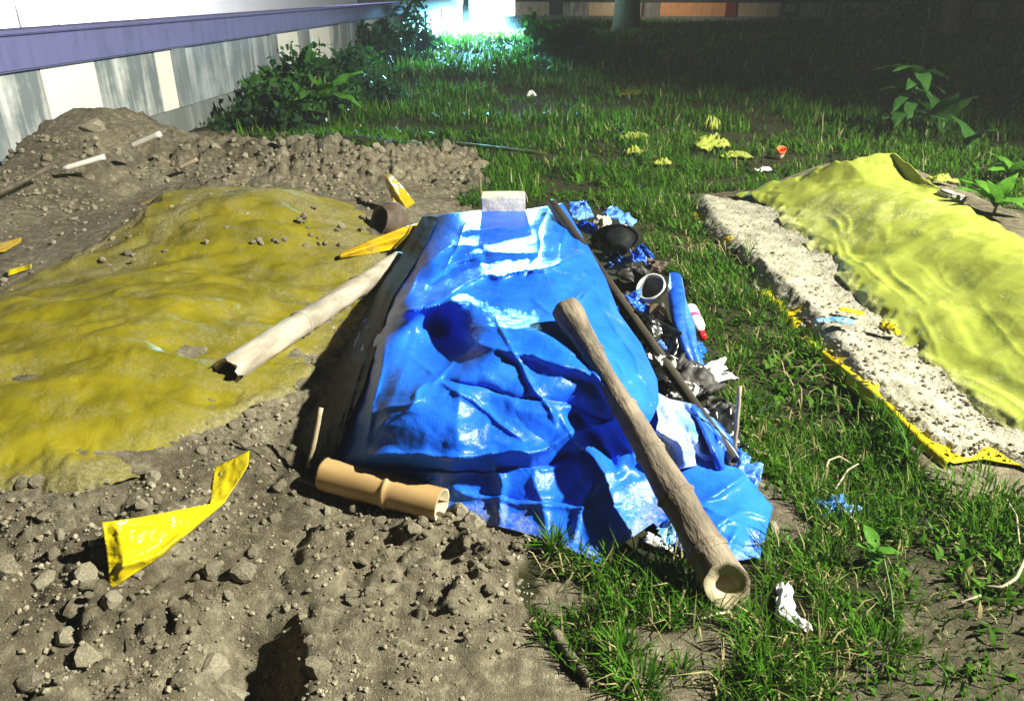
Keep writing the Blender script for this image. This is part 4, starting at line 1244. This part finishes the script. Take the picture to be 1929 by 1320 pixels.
# white twisted rag
def rag():
    p = [(1475, 1118), (1478, 1150), (1474, 1170), (1492, 1182), (1512, 1196), (1522, 1205)]
    pts = [Gs(a, b, .03) for a, b in p]
    a = pts[0].copy()
    n = len(pts)
    w = [.022, .024, .026, .024, .017, .014]
    cs = resample(np.array([list(q - a) + [ww] for q, ww in zip(pts, w)]), 26)
    vs = []
    for i, (x, y, z, r) in enumerate(cs):
        d = Vector(cs[min(i + 1, 25)][:3]) - Vector(cs[max(i - 1, 0)][:3])
        d.z = 0
        d.normalize()
        s = Vector((-d.y, d.x, 0))
        for j in range(11):
            f = (j / 10 - .5) * 2
            hh = 0.016 * (1 - f * f) + 0.012 * abs(math.sin(f * 5 + i * .12)) + .004 * math.sin(i * 1.1 + j)
            q = Vector((x, y, z - .012)) + s * (f * r * (1 + .15 * math.sin(i * .9))) + Vector((0, 0, hh))
            vs.append(q)
    me = mesh('white_rag', vs, grid_faces(11, 26), M['rag'])
    solidify(link('white_rag', me, None, 'twisted white strip of cloth on the grass, right of the thick bamboo pole', 'cloth', loc=a), .003)
rag()

# ------------------------------------------------------------------ clods
def clod_mesh(seed, sub=2):
    bm = bmesh.new()
    bmesh.ops.create_icosphere(bm, subdivisions=sub, radius=1)
    r = random.Random(seed)
    planes = [(Vector((r.gauss(0, 1), r.gauss(0, 1), r.gauss(0, 1))).normalized(), r.uniform(.55, .9)) for _ in range(9)]
    for v in bm.verts:
        d = v.co.normalized()
        k = 1.0
        for n, h in planes:
            c = d.dot(n)
            if c > 1e-3:
                k = min(k, h / c)
        c = np.array(d) * 2.6 + seed * 1.3
        v.co = d * k * (1 + .22 * float(vnoise(c[0] + c[2], c[1] - c[2], seed)))
    bmesh.ops.scale(bm, vec=(1, r.uniform(.7, 1), r.uniform(.55, .8)), verts=bm.verts)
    me = bpy.data.meshes.new('clod')
    bm.to_mesh(me)
    bm.free()
    return me

clods = [clod_mesh(k) for k in range(12)]
for i, c in enumerate(clods):
    c.materials.append(M['clod'] if i % 3 else M['clod_pale'])
    c.polygons.foreach_set('use_smooth', [False] * len(c.polygons))

def clod(px, py, size, k, label, group=None, mat=None, sink=.25, z=None):
    p = Gs(px, py)
    o = link('clod', clods[k % 12], None, label, 'clod', group)
    o.location = (p.x, p.y, p.z + size * (.5 - sink))
    o.scale = (size, size, size)
    o.rotation_euler = (random.uniform(-.5, .5), random.uniform(-.5, .5), random.uniform(0, 6.28))
    return o

for (px, py, s, k, lab) in [
    (400, 1272, .055, 0, 'largest pale clod beside the black pit in front'),
    (440, 1318, .05, 3, 'pale clod at the bottom edge, below the largest one'),
    (345, 1295, .03, 4, 'narrow upright pinkish clod left of the largest clod'),
    (375, 1210, .022, 5, 'small pale clod behind the largest clod by the pit'),
    (165, 1110, .042, 6, 'rounded clod in the shadow of the yellow flap'),
    (110, 1075, .024, 7, 'small round clod left of the yellow flap shadow'),
    (890, 1010, .050, 6, 'jagged pale clod leaning against the dirty hem of the blue tarpaulin'),
    (870, 975, .034, 0, 'pale holed clod at the open end of the tan bamboo offcut'),
    (795, 985, .032, 9, 'pointed clod under the open end of the tan bamboo offcut'),
    (910, 1090, .022, 3, 'pale cube-shaped clod on the soil in front of the blue tarpaulin'),
    (715, 990, .026, 1, 'dark clod below the middle of the tan bamboo offcut'),
    (150, 1160, .04, 2, 'upright grey clod lower left of the yellow flap'),
    (30, 1120, .05, 10, 'broad grey clod at the left edge of the picture'),
    (205, 505, .035, 9, 'grey stone on top of the left mound between its two humps'),
    (180, 245, .12, 6, 'big lump at the top of the soil heap against the left wall'),
    (905, 318, .09, 3, 'long pale lump at the grassy end of the soil heap'),
    (1455, 1000, .035, 9, 'pale lump of soil at the right corner of the blue tarpaulin'),
    (1500, 915, .022, 6, 'small yellowish stone right of the blue tarpaulin corner')]:
    clod(px, py, s, k, lab)

def scatter_clods(n, area, smin, smax, label, group):
    c = 0
    while c < n:
        px, py = random.uniform(area[0], area[1]), random.uniform(area[2], area[3])
        if not inside(DIRT, np.array([px]), np.array([py]))[0]:
            continue
        if abs(px - 500) < 80 and abs(py - 1250) < 80:
            continue
        clod(px, py, smin * (smax / smin) ** (random.random() ** 1.8), random.randrange(12), label, group)
        c += 1
scatter_clods(90, (660, 1000, 950, 1180), .009, .034, 'small earth clod among many in front of the blue tarpaulin', 'earth clods in front of the blue tarpaulin')
scatter_clods(80, (0, 620, 900, 1320), .010, .05, 'small earth clod among many on bare soil around the yellow flap', 'earth clods around the yellow flap')
scatter_clods(60, (10, 900, 275, 345), .03, .07, 'grey earth clod among many on the heap below the left wall', 'earth clods on the heap by the wall')
scatter_clods(45, (380, 560, 740, 890), .009, .024, 'small earth clod among many between left mound and blue tarpaulin', 'earth clods between left mound and blue tarpaulin')

n_on = 0
while n_on < 34:
    px = random.uniform(150, 690)
    py = 500 - (px - 200) * 0.11 + random.gauss(0, 16) if n_on % 2 else random.uniform(395, 520) 
    if n_on % 2 == 0: px = random.uniform(560, 690)
    clod(px, py, random.uniform(.012, .03), random.randrange(12), 'small earth clod among many lying on the left yellow sheet', 'earth clods on the left yellow sheet').location.z += .03
    n_on += 1

# crumbs of soil too small to count
def rocks_stuff(name, xs, ys, zs, sizes, mats):
    base = []
    for k in range(6):
        bm = bmesh.new()
        bmesh.ops.create_icosphere(bm, subdivisions=1, radius=1)
        r = random.Random(k + 90)
        for v in bm.verts:
            v.co *= r.uniform(.65, 1.15)
        v_ = np.array([v.co[:] for v in bm.verts]) * np.array([1, r.uniform(.6, 1), r.uniform(.5, .9)])
        f_ = np.array([[v.index for v in f.verts] for f in bm.faces])
        bm.free()
        base.append((v_, f_))
    n = len(xs)
    bi = RNG.integers(0, 6, n)
    ang = RNG.uniform(0, 6.28, n)
    V, Fc, off = [], [], 0
    for i in range(n):
        v, f = base[bi[i]]
        c, s = math.cos(ang[i]), math.sin(ang[i])
        w = np.stack([(v[:, 0] * c - v[:, 1] * s), (v[:, 0] * s + v[:, 1] * c), v[:, 2]], 1) * sizes[i] + (xs[i], ys[i], zs[i])
        V.append(w)
        Fc.append(f + off)
        off += len(v)
    me = mesh(name, np.concatenate(V), np.concatenate(Fc), mats, False)
    return link(name, me, kind='stuff')

def sample_px(n, area, poly=None):
    px, py = RNG.uniform(area[0], area[1], n), RNG.uniform(area[2], area[3], n)
    if poly is not None:
        k = inside(poly, px, py)
        px, py = px[k], py[k]
    p = march(px, py)
    return p[:, 0], p[:, 1]

cx_, cy_ = [], []
for n, ar in ((5200, (-40, 1250, 880, 1330)), (1600, (330, 760, 560, 900)), (3000, (-30, 930, 262, 400)), (900, (0, 480, 380, 560))):
    a, b = sample_px(n, ar, DIRT)
    dens = fbm(a * 3, b * 3, 3, 19) + RNG.uniform(-.35, .35, len(a))
    k = dens > 0.06
    cx_.append(a[k])
    cy_.append(b[k])
cx_, cy_ = np.concatenate(cx_), np.concatenate(cy_)
dist = np.hypot(cx_, cy_)
size = .0024 * (5.0 ** (RNG.random(len(cx_)) ** 2.2)) * (0.5 + dist * .33)
rocks_stuff('pebbles', cx_, cy_, surf(cx_, cy_) + size * .3, size, M['clod'])
sx_, sy_ = sample_px(3800, (1290, 1930, 380, 900), [(1300, 380), (1440, 385), (1700, 640), (1940, 880), (1790, 868), (1660, 775), (1520, 640), (1400, 500)])
size = .004 * (3.5 ** (RNG.random(len(sx_)) ** 2))
rocks_stuff('sand_crumbs', sx_, sy_, Hs(sx_, sy_) + .036 + size * .3, size, M['clod'])

# ------------------------------------------------------------------ grass
def blades(x, y, z, L, Wd, ang, lean, col):
    n = len(x)
    d = np.stack([np.cos(ang), np.sin(ang), 0 * ang], 1)
    s = np.stack([-np.sin(ang), np.cos(ang), 0 * ang], 1)
    b = np.stack([x, y, z], 1)
    up = np.array([0, 0, 1.0])
    mid = b + d * (L * .45 * np.sin(lean * .6))[:, None] + up * (L * .5 * np.cos(lean * .6))[:, None]
    tip = mid + d * (L * .55 * np.sin(lean * 1.25))[:, None] + up * (L * .5 * np.cos(lean * 1.25))[:, None]
    w = (Wd / 2)[:, None] * s
    V = np.stack([b - w * .7, b + w * .7, mid - w, mid + w, tip], 1).reshape(-1, 3)
    k = np.arange(n)[:, None] * 5
    f1 = np.concatenate([k + np.array([[0, 1, 3]]), k + np.array([[0, 3, 2]]), k + np.array([[2, 3, 4]])], 0)
    C = np.repeat(col, 5, 0)
    return V, f1, C

def grass_object(name, parts):
    V, Fc, C, off = [], [], [], 0
    for v, f, c in parts:
        V.append(v)
        Fc.append(f + off)
        C.append(c)
        off += len(v)
    me = mesh(name, np.concatenate(V), np.concatenate(Fc), M['grass'])
    c = np.concatenate(C)
    a = me.attributes.new('tint', 'FLOAT_COLOR', 'POINT')
    a.data.foreach_set('color', np.c_[c, np.ones(len(c))].astype(np.float32).ravel())
    return me

LEAN = [.15, 1.25]
def tints(n, dry=0.12, bright=0.54):
    r = RNG.random(n)
    g = np.stack([.050 + .06 * r, .150 + .13 * r, .008 + .012 * r], 1) * bright
    d = RNG.random(n) < dry
    g[d] = np.stack([.30 + .15 * r[d], .26 + .12 * r[d], .13 + .06 * r[d]], 1) * .8
    return g

NOGRASS = [inside]
def grass_patch(n, x0, x1, y0, y1, L0, L1, w0, w1, seed, dry=.1, thr=-.12, gscale=2.2):
    x, y = RNG.uniform(x0, x1, n), RNG.uniform(y0, y1, n)
    h = Hs(x, y)
    m = soil_mask(x, y, h)
    dn = fbm(x * gscale, y * gscale, 3, seed) + RNG.uniform(-.2, .2, n)
    ok = (m < .5) & (dn > thr) & (x > wall_x(y) + .1)
    ok |= (m < .95) & (m >= .5) & (RNG.random(n) < np.where(m < .7, .30, .06))
    px, py = project(x, y, h)
    ok &= (px > -250) & (px < 4200) & (py < 1700)
    und = inside([(640, 640), (800, 400), (1060, 380), (1200, 410), (1235, 500), (1290, 530), (1320, 640), (1330, 720), (1385, 790), (1410, 880), (1460, 960), (1430, 1060), (1130, 1062), (940, 990), (600, 880)], px, py)
    ok &= ~und
    ok &= ~(np.hypot(px - 1378, py - 1112) < 62) & ~(np.hypot(px - 1485, py - 1160) < 45) & ~((np.hypot(px - 1640, py - 1075) < 60) & (RNG.random(n) < .6))
    x, y, dn = x[ok], y[ok], dn[ok]
    z = surf(x, y) - .005
    n = len(x)
    dd = np.clip(dn * 1.7 + .7, .35, 1.5)
    L = RNG.uniform(L0, L1, n) * dd
    wd = RNG.uniform(w0, w1, n)
    return blades(x, y, z, L, wd, RNG.uniform(0, 6.283, n), RNG.uniform(LEAN[0], LEAN[1], n), tints(n, dry) * (.75 + .5 * dd)[:, None])

near = [grass_patch(24000, .05, 2.2, 1.15, 2.7, .03, .10, .003, .0065, 101, .14, -.03, 2.8),
        grass_patch(36000, .4, 2.0, 2.2, 6.6, .04, .12, .004, .009, 102, .10, .0, 3.2),
        grass_patch(38000, -2.6, 5.5, 6.0, 9.5, .06, .15, .006, .012, 103, .06, .0, 2.0)]
far = [grass_patch(60000, -4.5, 11, 9, 17, .08, .22, .012, .024, 104, .05, -.02, 1.5),
       grass_patch(60000, -4, 26, 16, 45, .12, .34, .03, .06, 105, .04, -.1, .8)]
near.append(grass_patch(16000, 2.0, 6.5, 0.9, 6.4, .05, .13, .006, .012, 131, .08, -.1, 2.4))
LEAN[:] = [.5, 1.35]
near.append(grass_patch(5500, .05, 2.2, 1.15, 2.7, .03, .055, .010, .018, 121, .03, -.15, 4))
near.append(grass_patch(9000, .4, 2.0, 2.2, 6.6, .04, .075, .012, .024, 122, .03, -.2, 4))
near.append(grass_patch(6000, -2.6, 5.5, 6.0, 9.5, .06, .12, .02, .04, 123, .03, -.1, 3))
LEAN[:] = [1.15, 1.5]
near.append(grass_patch(1500, .05, 2.2, 1.15, 2.9, .05, .13, .003, .006, 111, .92, -.5))
near.append(grass_patch(1200, .4, 2.2, 2.6, 6.6, .06, .16, .004, .007, 112, .92, -.5))
link('grass', grass_object('grass', near), kind='stuff')
link('field_grass', grass_object('field_grass', far), kind='stuff')

# tufts that can be told apart
def tuft(px, py, n, L, label, spread=.03, wd=.006, mat_b=0.9, dry=.05, z=None):
    p = Gs(px, py) if z is None else PV(px, py, z)
    a = RNG.uniform(0, 6.283, n)
    r = spread * np.sqrt(RNG.random(n))
    me = grass_object('grass_tuft', [blades(r * np.cos(a), r * np.sin(a), np.zeros(n) - .004, RNG.uniform(.55, 1.1, n) * L, RNG.uniform(.6, 1.2, n) * wd, a + RNG.normal(0, .5, n), RNG.uniform(.1, 1.15, n), tints(n, dry, mat_b))])
    return link('grass_tuft', me, None, label, 'grass tuft', loc=p)

for (px, py, n, L, lab, sp) in [
    (1045, 1040, 60, .13, 'long bladed grass tuft against the front hem of the blue tarpaulin', .02),
    (1450, 1290, 90, .12, 'bright green grass tuft at the bottom, below the white cloth strip', .05),
    (1300, 1125, 50, .10, 'yellowish grass tuft at the foot of the thick bamboo pole', .03),
    (1280, 1265, 30, .08, 'thin grass tuft on bare soil below the thick bamboo pole', .025),
    (1170, 1240, 90, .10, 'grass tuft beside the half buried root', .05),
    (1210, 1300, 90, .10, 'broad grass tuft at the bottom edge right of the half buried root', .06),
    (1408, 487, 22, .20, 'spiky grass tuft growing at the edge of the pale sand', .015),
    (1650, 1225, 130, .09, 'soft bright grass tuft in the lower right foreground', .07),
    (1655, 775, 30, .10, 'grass tuft growing over the yellow edge of the groundsheet', .02),
    (1690, 800, 20, .08, 'smaller grass tuft next along the yellow edge of the groundsheet', .015),
    (1385, 690, 70, .10, 'green grass tuft beside the torn whitish bag', .05),
    (1840, 930, 160, .09, 'dense grass tuft below the end of the sand', .14),
    (1890, 1010, 140, .09, 'dark green grass tuft at the right edge below the sand', .12)]:
    tuft(px, py, n, L, lab, sp)

# ------------------------------------------------------------------ leafy plants
def leaf_mesh(mat, wide=.3, droop=.5, n=11):
    vs = []
    for i in range(n):
        f = i / (n - 1)
        w = wide * max(0.004, math.sin(math.pi * min(1, f * .97 + .03)) ** .75 * (1 - .35 * f))
        z = .25 * f - droop * f * f
        for u in (-1, -.55, 0, .55, 1):
            vs.append((w * u, f - .04 * abs(u), z + .22 * w * abs(u) - .05 * w * u * u + .025 * math.sin(f * 15 + u * 2) * abs(u)))
    return mesh('leaf', vs, grid_faces(5, n), mat)

def leafy(name, px, py, label, cat, leaves, lm, stem_h=.1, stem_r=.01, y=None):
    p = Gs(px, py)
    t = thing(name, p, label, cat)
    link('stem', tube('stem', [(0, 0, -.03), (.01, 0, stem_h * .6), (0, .01, stem_h)], [stem_r, stem_r * .8, stem_r * .5], M['stem'], 8), t)
    for (ln, az, pit, hz) in leaves:
        o = link('leaf', lm, t)
        o.location = (0, 0, hz)
        o.scale = (ln, ln, ln)
        o.rotation_euler = (math.radians(pit), random.uniform(-.3, .3), math.radians(az))
    return t

LB = leaf_mesh(M['leaf_bright'], .22, .55)
LM_ = leaf_mesh(M['leaf_mid'], .30, .95)
LD = leaf_mesh(M['leaf_dark'], .30, .35)
LW = leaf_mesh(M['leaf_bright'], .34, .25)
rr = random.Random(5)
leafy('broadleaf_plant', 1705, 262, 'bright green broadleaf plant standing in the dark field on the right', 'plant',
      [(rr.uniform(.26, .42), 37 * k + rr.uniform(-15, 15), rr.uniform(5, 55), .2 + .1 * (k % 6)) for k in range(24)], LM_, .7, .03)
leafy('broadleaf_plant', 1770, 262, 'upright broad leaves right beside the bright broadleaf plant', 'plant',
      [(.62, a, p, .1) for a, p in ((20, 70), (170, 76), (-60, 62))], LM_, .2, .03)
leafy('broadleaf_plant', 1822, 290, 'low broad leaf plant at the edge of the unlit field', 'plant', [(.4, a, p, .05) for a, p in ((20, 75), (190, 70))], LM_, .1, .02)
leafy('sapling', 1715, 195, 'thin olive sapling behind the broadleaf plant', 'plant', [(.28, 67 * k, rr.uniform(0, 60), .2 + .11 * k) for k in range(14)], leaf_mesh(M['leaf_olive'], .2, .4), 1.6, .02)
leafy('broadleaf_plant', 620, 240, 'pale green broadleaf plant in front of the bushes by the left wall', 'plant', [(.55, a, p, .35) for a, p in ((200, 40), (-60, 50), (60, 45), (150, 20), (-120, 10))], LB, .6, .02)
leafy('weed', 1640, 1075, 'bright leafy weed in the dark grass on the right', 'weed', [(.075, a, p, h) for a, p, h in ((200, 30, .08), (250, 10, .07), (160, 20, .05), (20, 40, .09), (90, 30, .06), (300, 0, .05))], LW, .11, .003)
leafy('weed', 1900, 350, 'leafy weed at the right edge beyond the lime tarpaulin', 'weed', [(.3, 51 * k, rr.uniform(20, 60), .08) for k in range(9)], LB, .15, .01)
leafy('weed', 1870, 405, 'lower leafy weed at the right edge by the grey soil', 'weed', [(.25, 61 * k, rr.uniform(20, 60), .06) for k in range(8)], LB, .12, .01)

def bush(px, py, label, w, d, h, n, lm, leaf, name='bush'):
    p = Gs(px, py)
    t = thing(name, p, label, 'bush')
    for k in range(4):
        a = k * 1.6 + .4
        link('branch', tube('branch', [(0, 0, -.05), (math.cos(a) * w * .15, math.sin(a) * d * .15, h * .4), (math.cos(a) * w * .3, math.sin(a) * d * .3, h * .75)], [.03, .02, .01], M['bark'], 7), t)
    cl = [(RNG.normal(0, w * .26), RNG.normal(0, d * .26), abs(RNG.normal(h * .5, h * .25))) for _ in range(14)]
    def pos(k):
        c = cl[k % 14]
        return (c[0] + RNG.normal(0, w * .11), c[1] + RNG.normal(0, d * .11), max(.02, c[2] + RNG.normal(0, h * .12)))
    vs, fc, _ = leaf_cloud(n, pos, leaf, 0)
    link('foliage', mesh('foliage', vs, fc, lm), t)
    return t

bush(560, 225, 'spiky green bush growing against the left wall plinth', 1.0, 1.2, .72, 1000, M['leaf_mid'], .15)
bush(650, 195, 'dark green bush in front of the two white wall panels', 1.4, 1.6, .62, 1300, M['leaf_dark'], .15)
bush(612, 208, 'dark bushy growth in the middle of the plants along left wall', 1.0, 1.0, .7, 900, M['leaf_dark'], .15)
bush(668, 165, 'dark bushy growth under the round crowned shrub', 1.0, 1.0, .6, 800, M['leaf_mid'], .15)
bush(770, 98, 'dark shrub nearest the floodlight along the left wall', 1.6, 1.2, 1.0, 900, M['leaf_dark'], .22)
bush(500, 245, 'low dark shrub at the foot of the grey wall bay', .8, .8, .35, 600, M['leaf_dark'], .12)
bush(697, 130, 'round crowned dark shrub standing before the far part of left wall', 0.75, 0.75, 1.0, 900, M['leaf_dark'], .19)
bush(745, 120, 'smaller dark shrub right of the round crowned one', .8, .8, .8, 700, M['leaf_dark'], .20)
bush(1010, 85, 'bright lit bush right next to the floodlight', 0.7, 0.6, 0.75, 300, M['leaf_bright'], .26)
bush(1050, 100, 'wide dark green bush right of the bright lit one', 1.7, 1.0, 0.7, 700, M['leaf_mid'], .26)
bush(1690, 70, 'pale dim bush before the unlit far wall', 2.6, 1.5, 1.7, 900, M['leaf_olive'], .3)

# bare vines
def vine(px, lab, r=.0035, mat='straw'):
    pts = [Gs(a, b, .02 + h) for a, b, h in px]
    a0 = pts[0].copy()
    q = resample(np.array([list(p - a0) for p in pts]), 20)
    link('vine', tube('vine', q, r, M[mat], 7), None, lab, 'vine', loc=a0)
vine([(1925, 1075, .05), (1905, 1115, .02), (1880, 1128, .01), (1850, 1120, .0)], 'pale curved runner at the right edge of the grass', .005)
vine([(1545, 920, .01), (1555, 895, .05), (1575, 888, .05), (1600, 884, .01)], 'bleached arching stem in the dark grass above the blue film')
vine([(1570, 935, .01), (1590, 915, .05), (1612, 895, .03)], 'second bleached arching stem right above the blue film')
vine([(1655, 1090, .05), (1672, 1140, .02), (1680, 1180, .0)], 'long thin stem trailing down from the leafy weed', .003, 'stem')
vine([(1890, 960, .02), (1905, 1000, .04), (1915, 1040, .01)], 'thin runner hanging in the grass at right', .003)
vine([(1805, 1150, .01), (1840, 1142, .015)], 'short pale dry stalk on the bare ground at right', .004)

# ------------------------------------------------------------------ air
hz, nt, b = new_mat('night_haze')
nt.nodes.remove(b)
pv = N(nt, 'ShaderNodeVolumePrincipled', Density=0.0027)
pv.inputs['Color'].default_value = (0.9, 0.94, 1, 1)
nt.links.new(pv.outputs[0], nt.nodes['Material Output'].inputs['Volume'])
hx = [(-120, 160), (-20, 170), (-1.5, 12)]
hv = [(x, y, z) for x in hx[0] for y in hx[1] for z in hx[2]]
hme = mesh('haze', hv, [(0, 1, 3, 2), (4, 6, 7, 5), (0, 4, 5, 1), (2, 3, 7, 6), (0, 2, 6, 4), (1, 5, 7, 3)], hz, False)
link('haze', hme, kind='stuff')
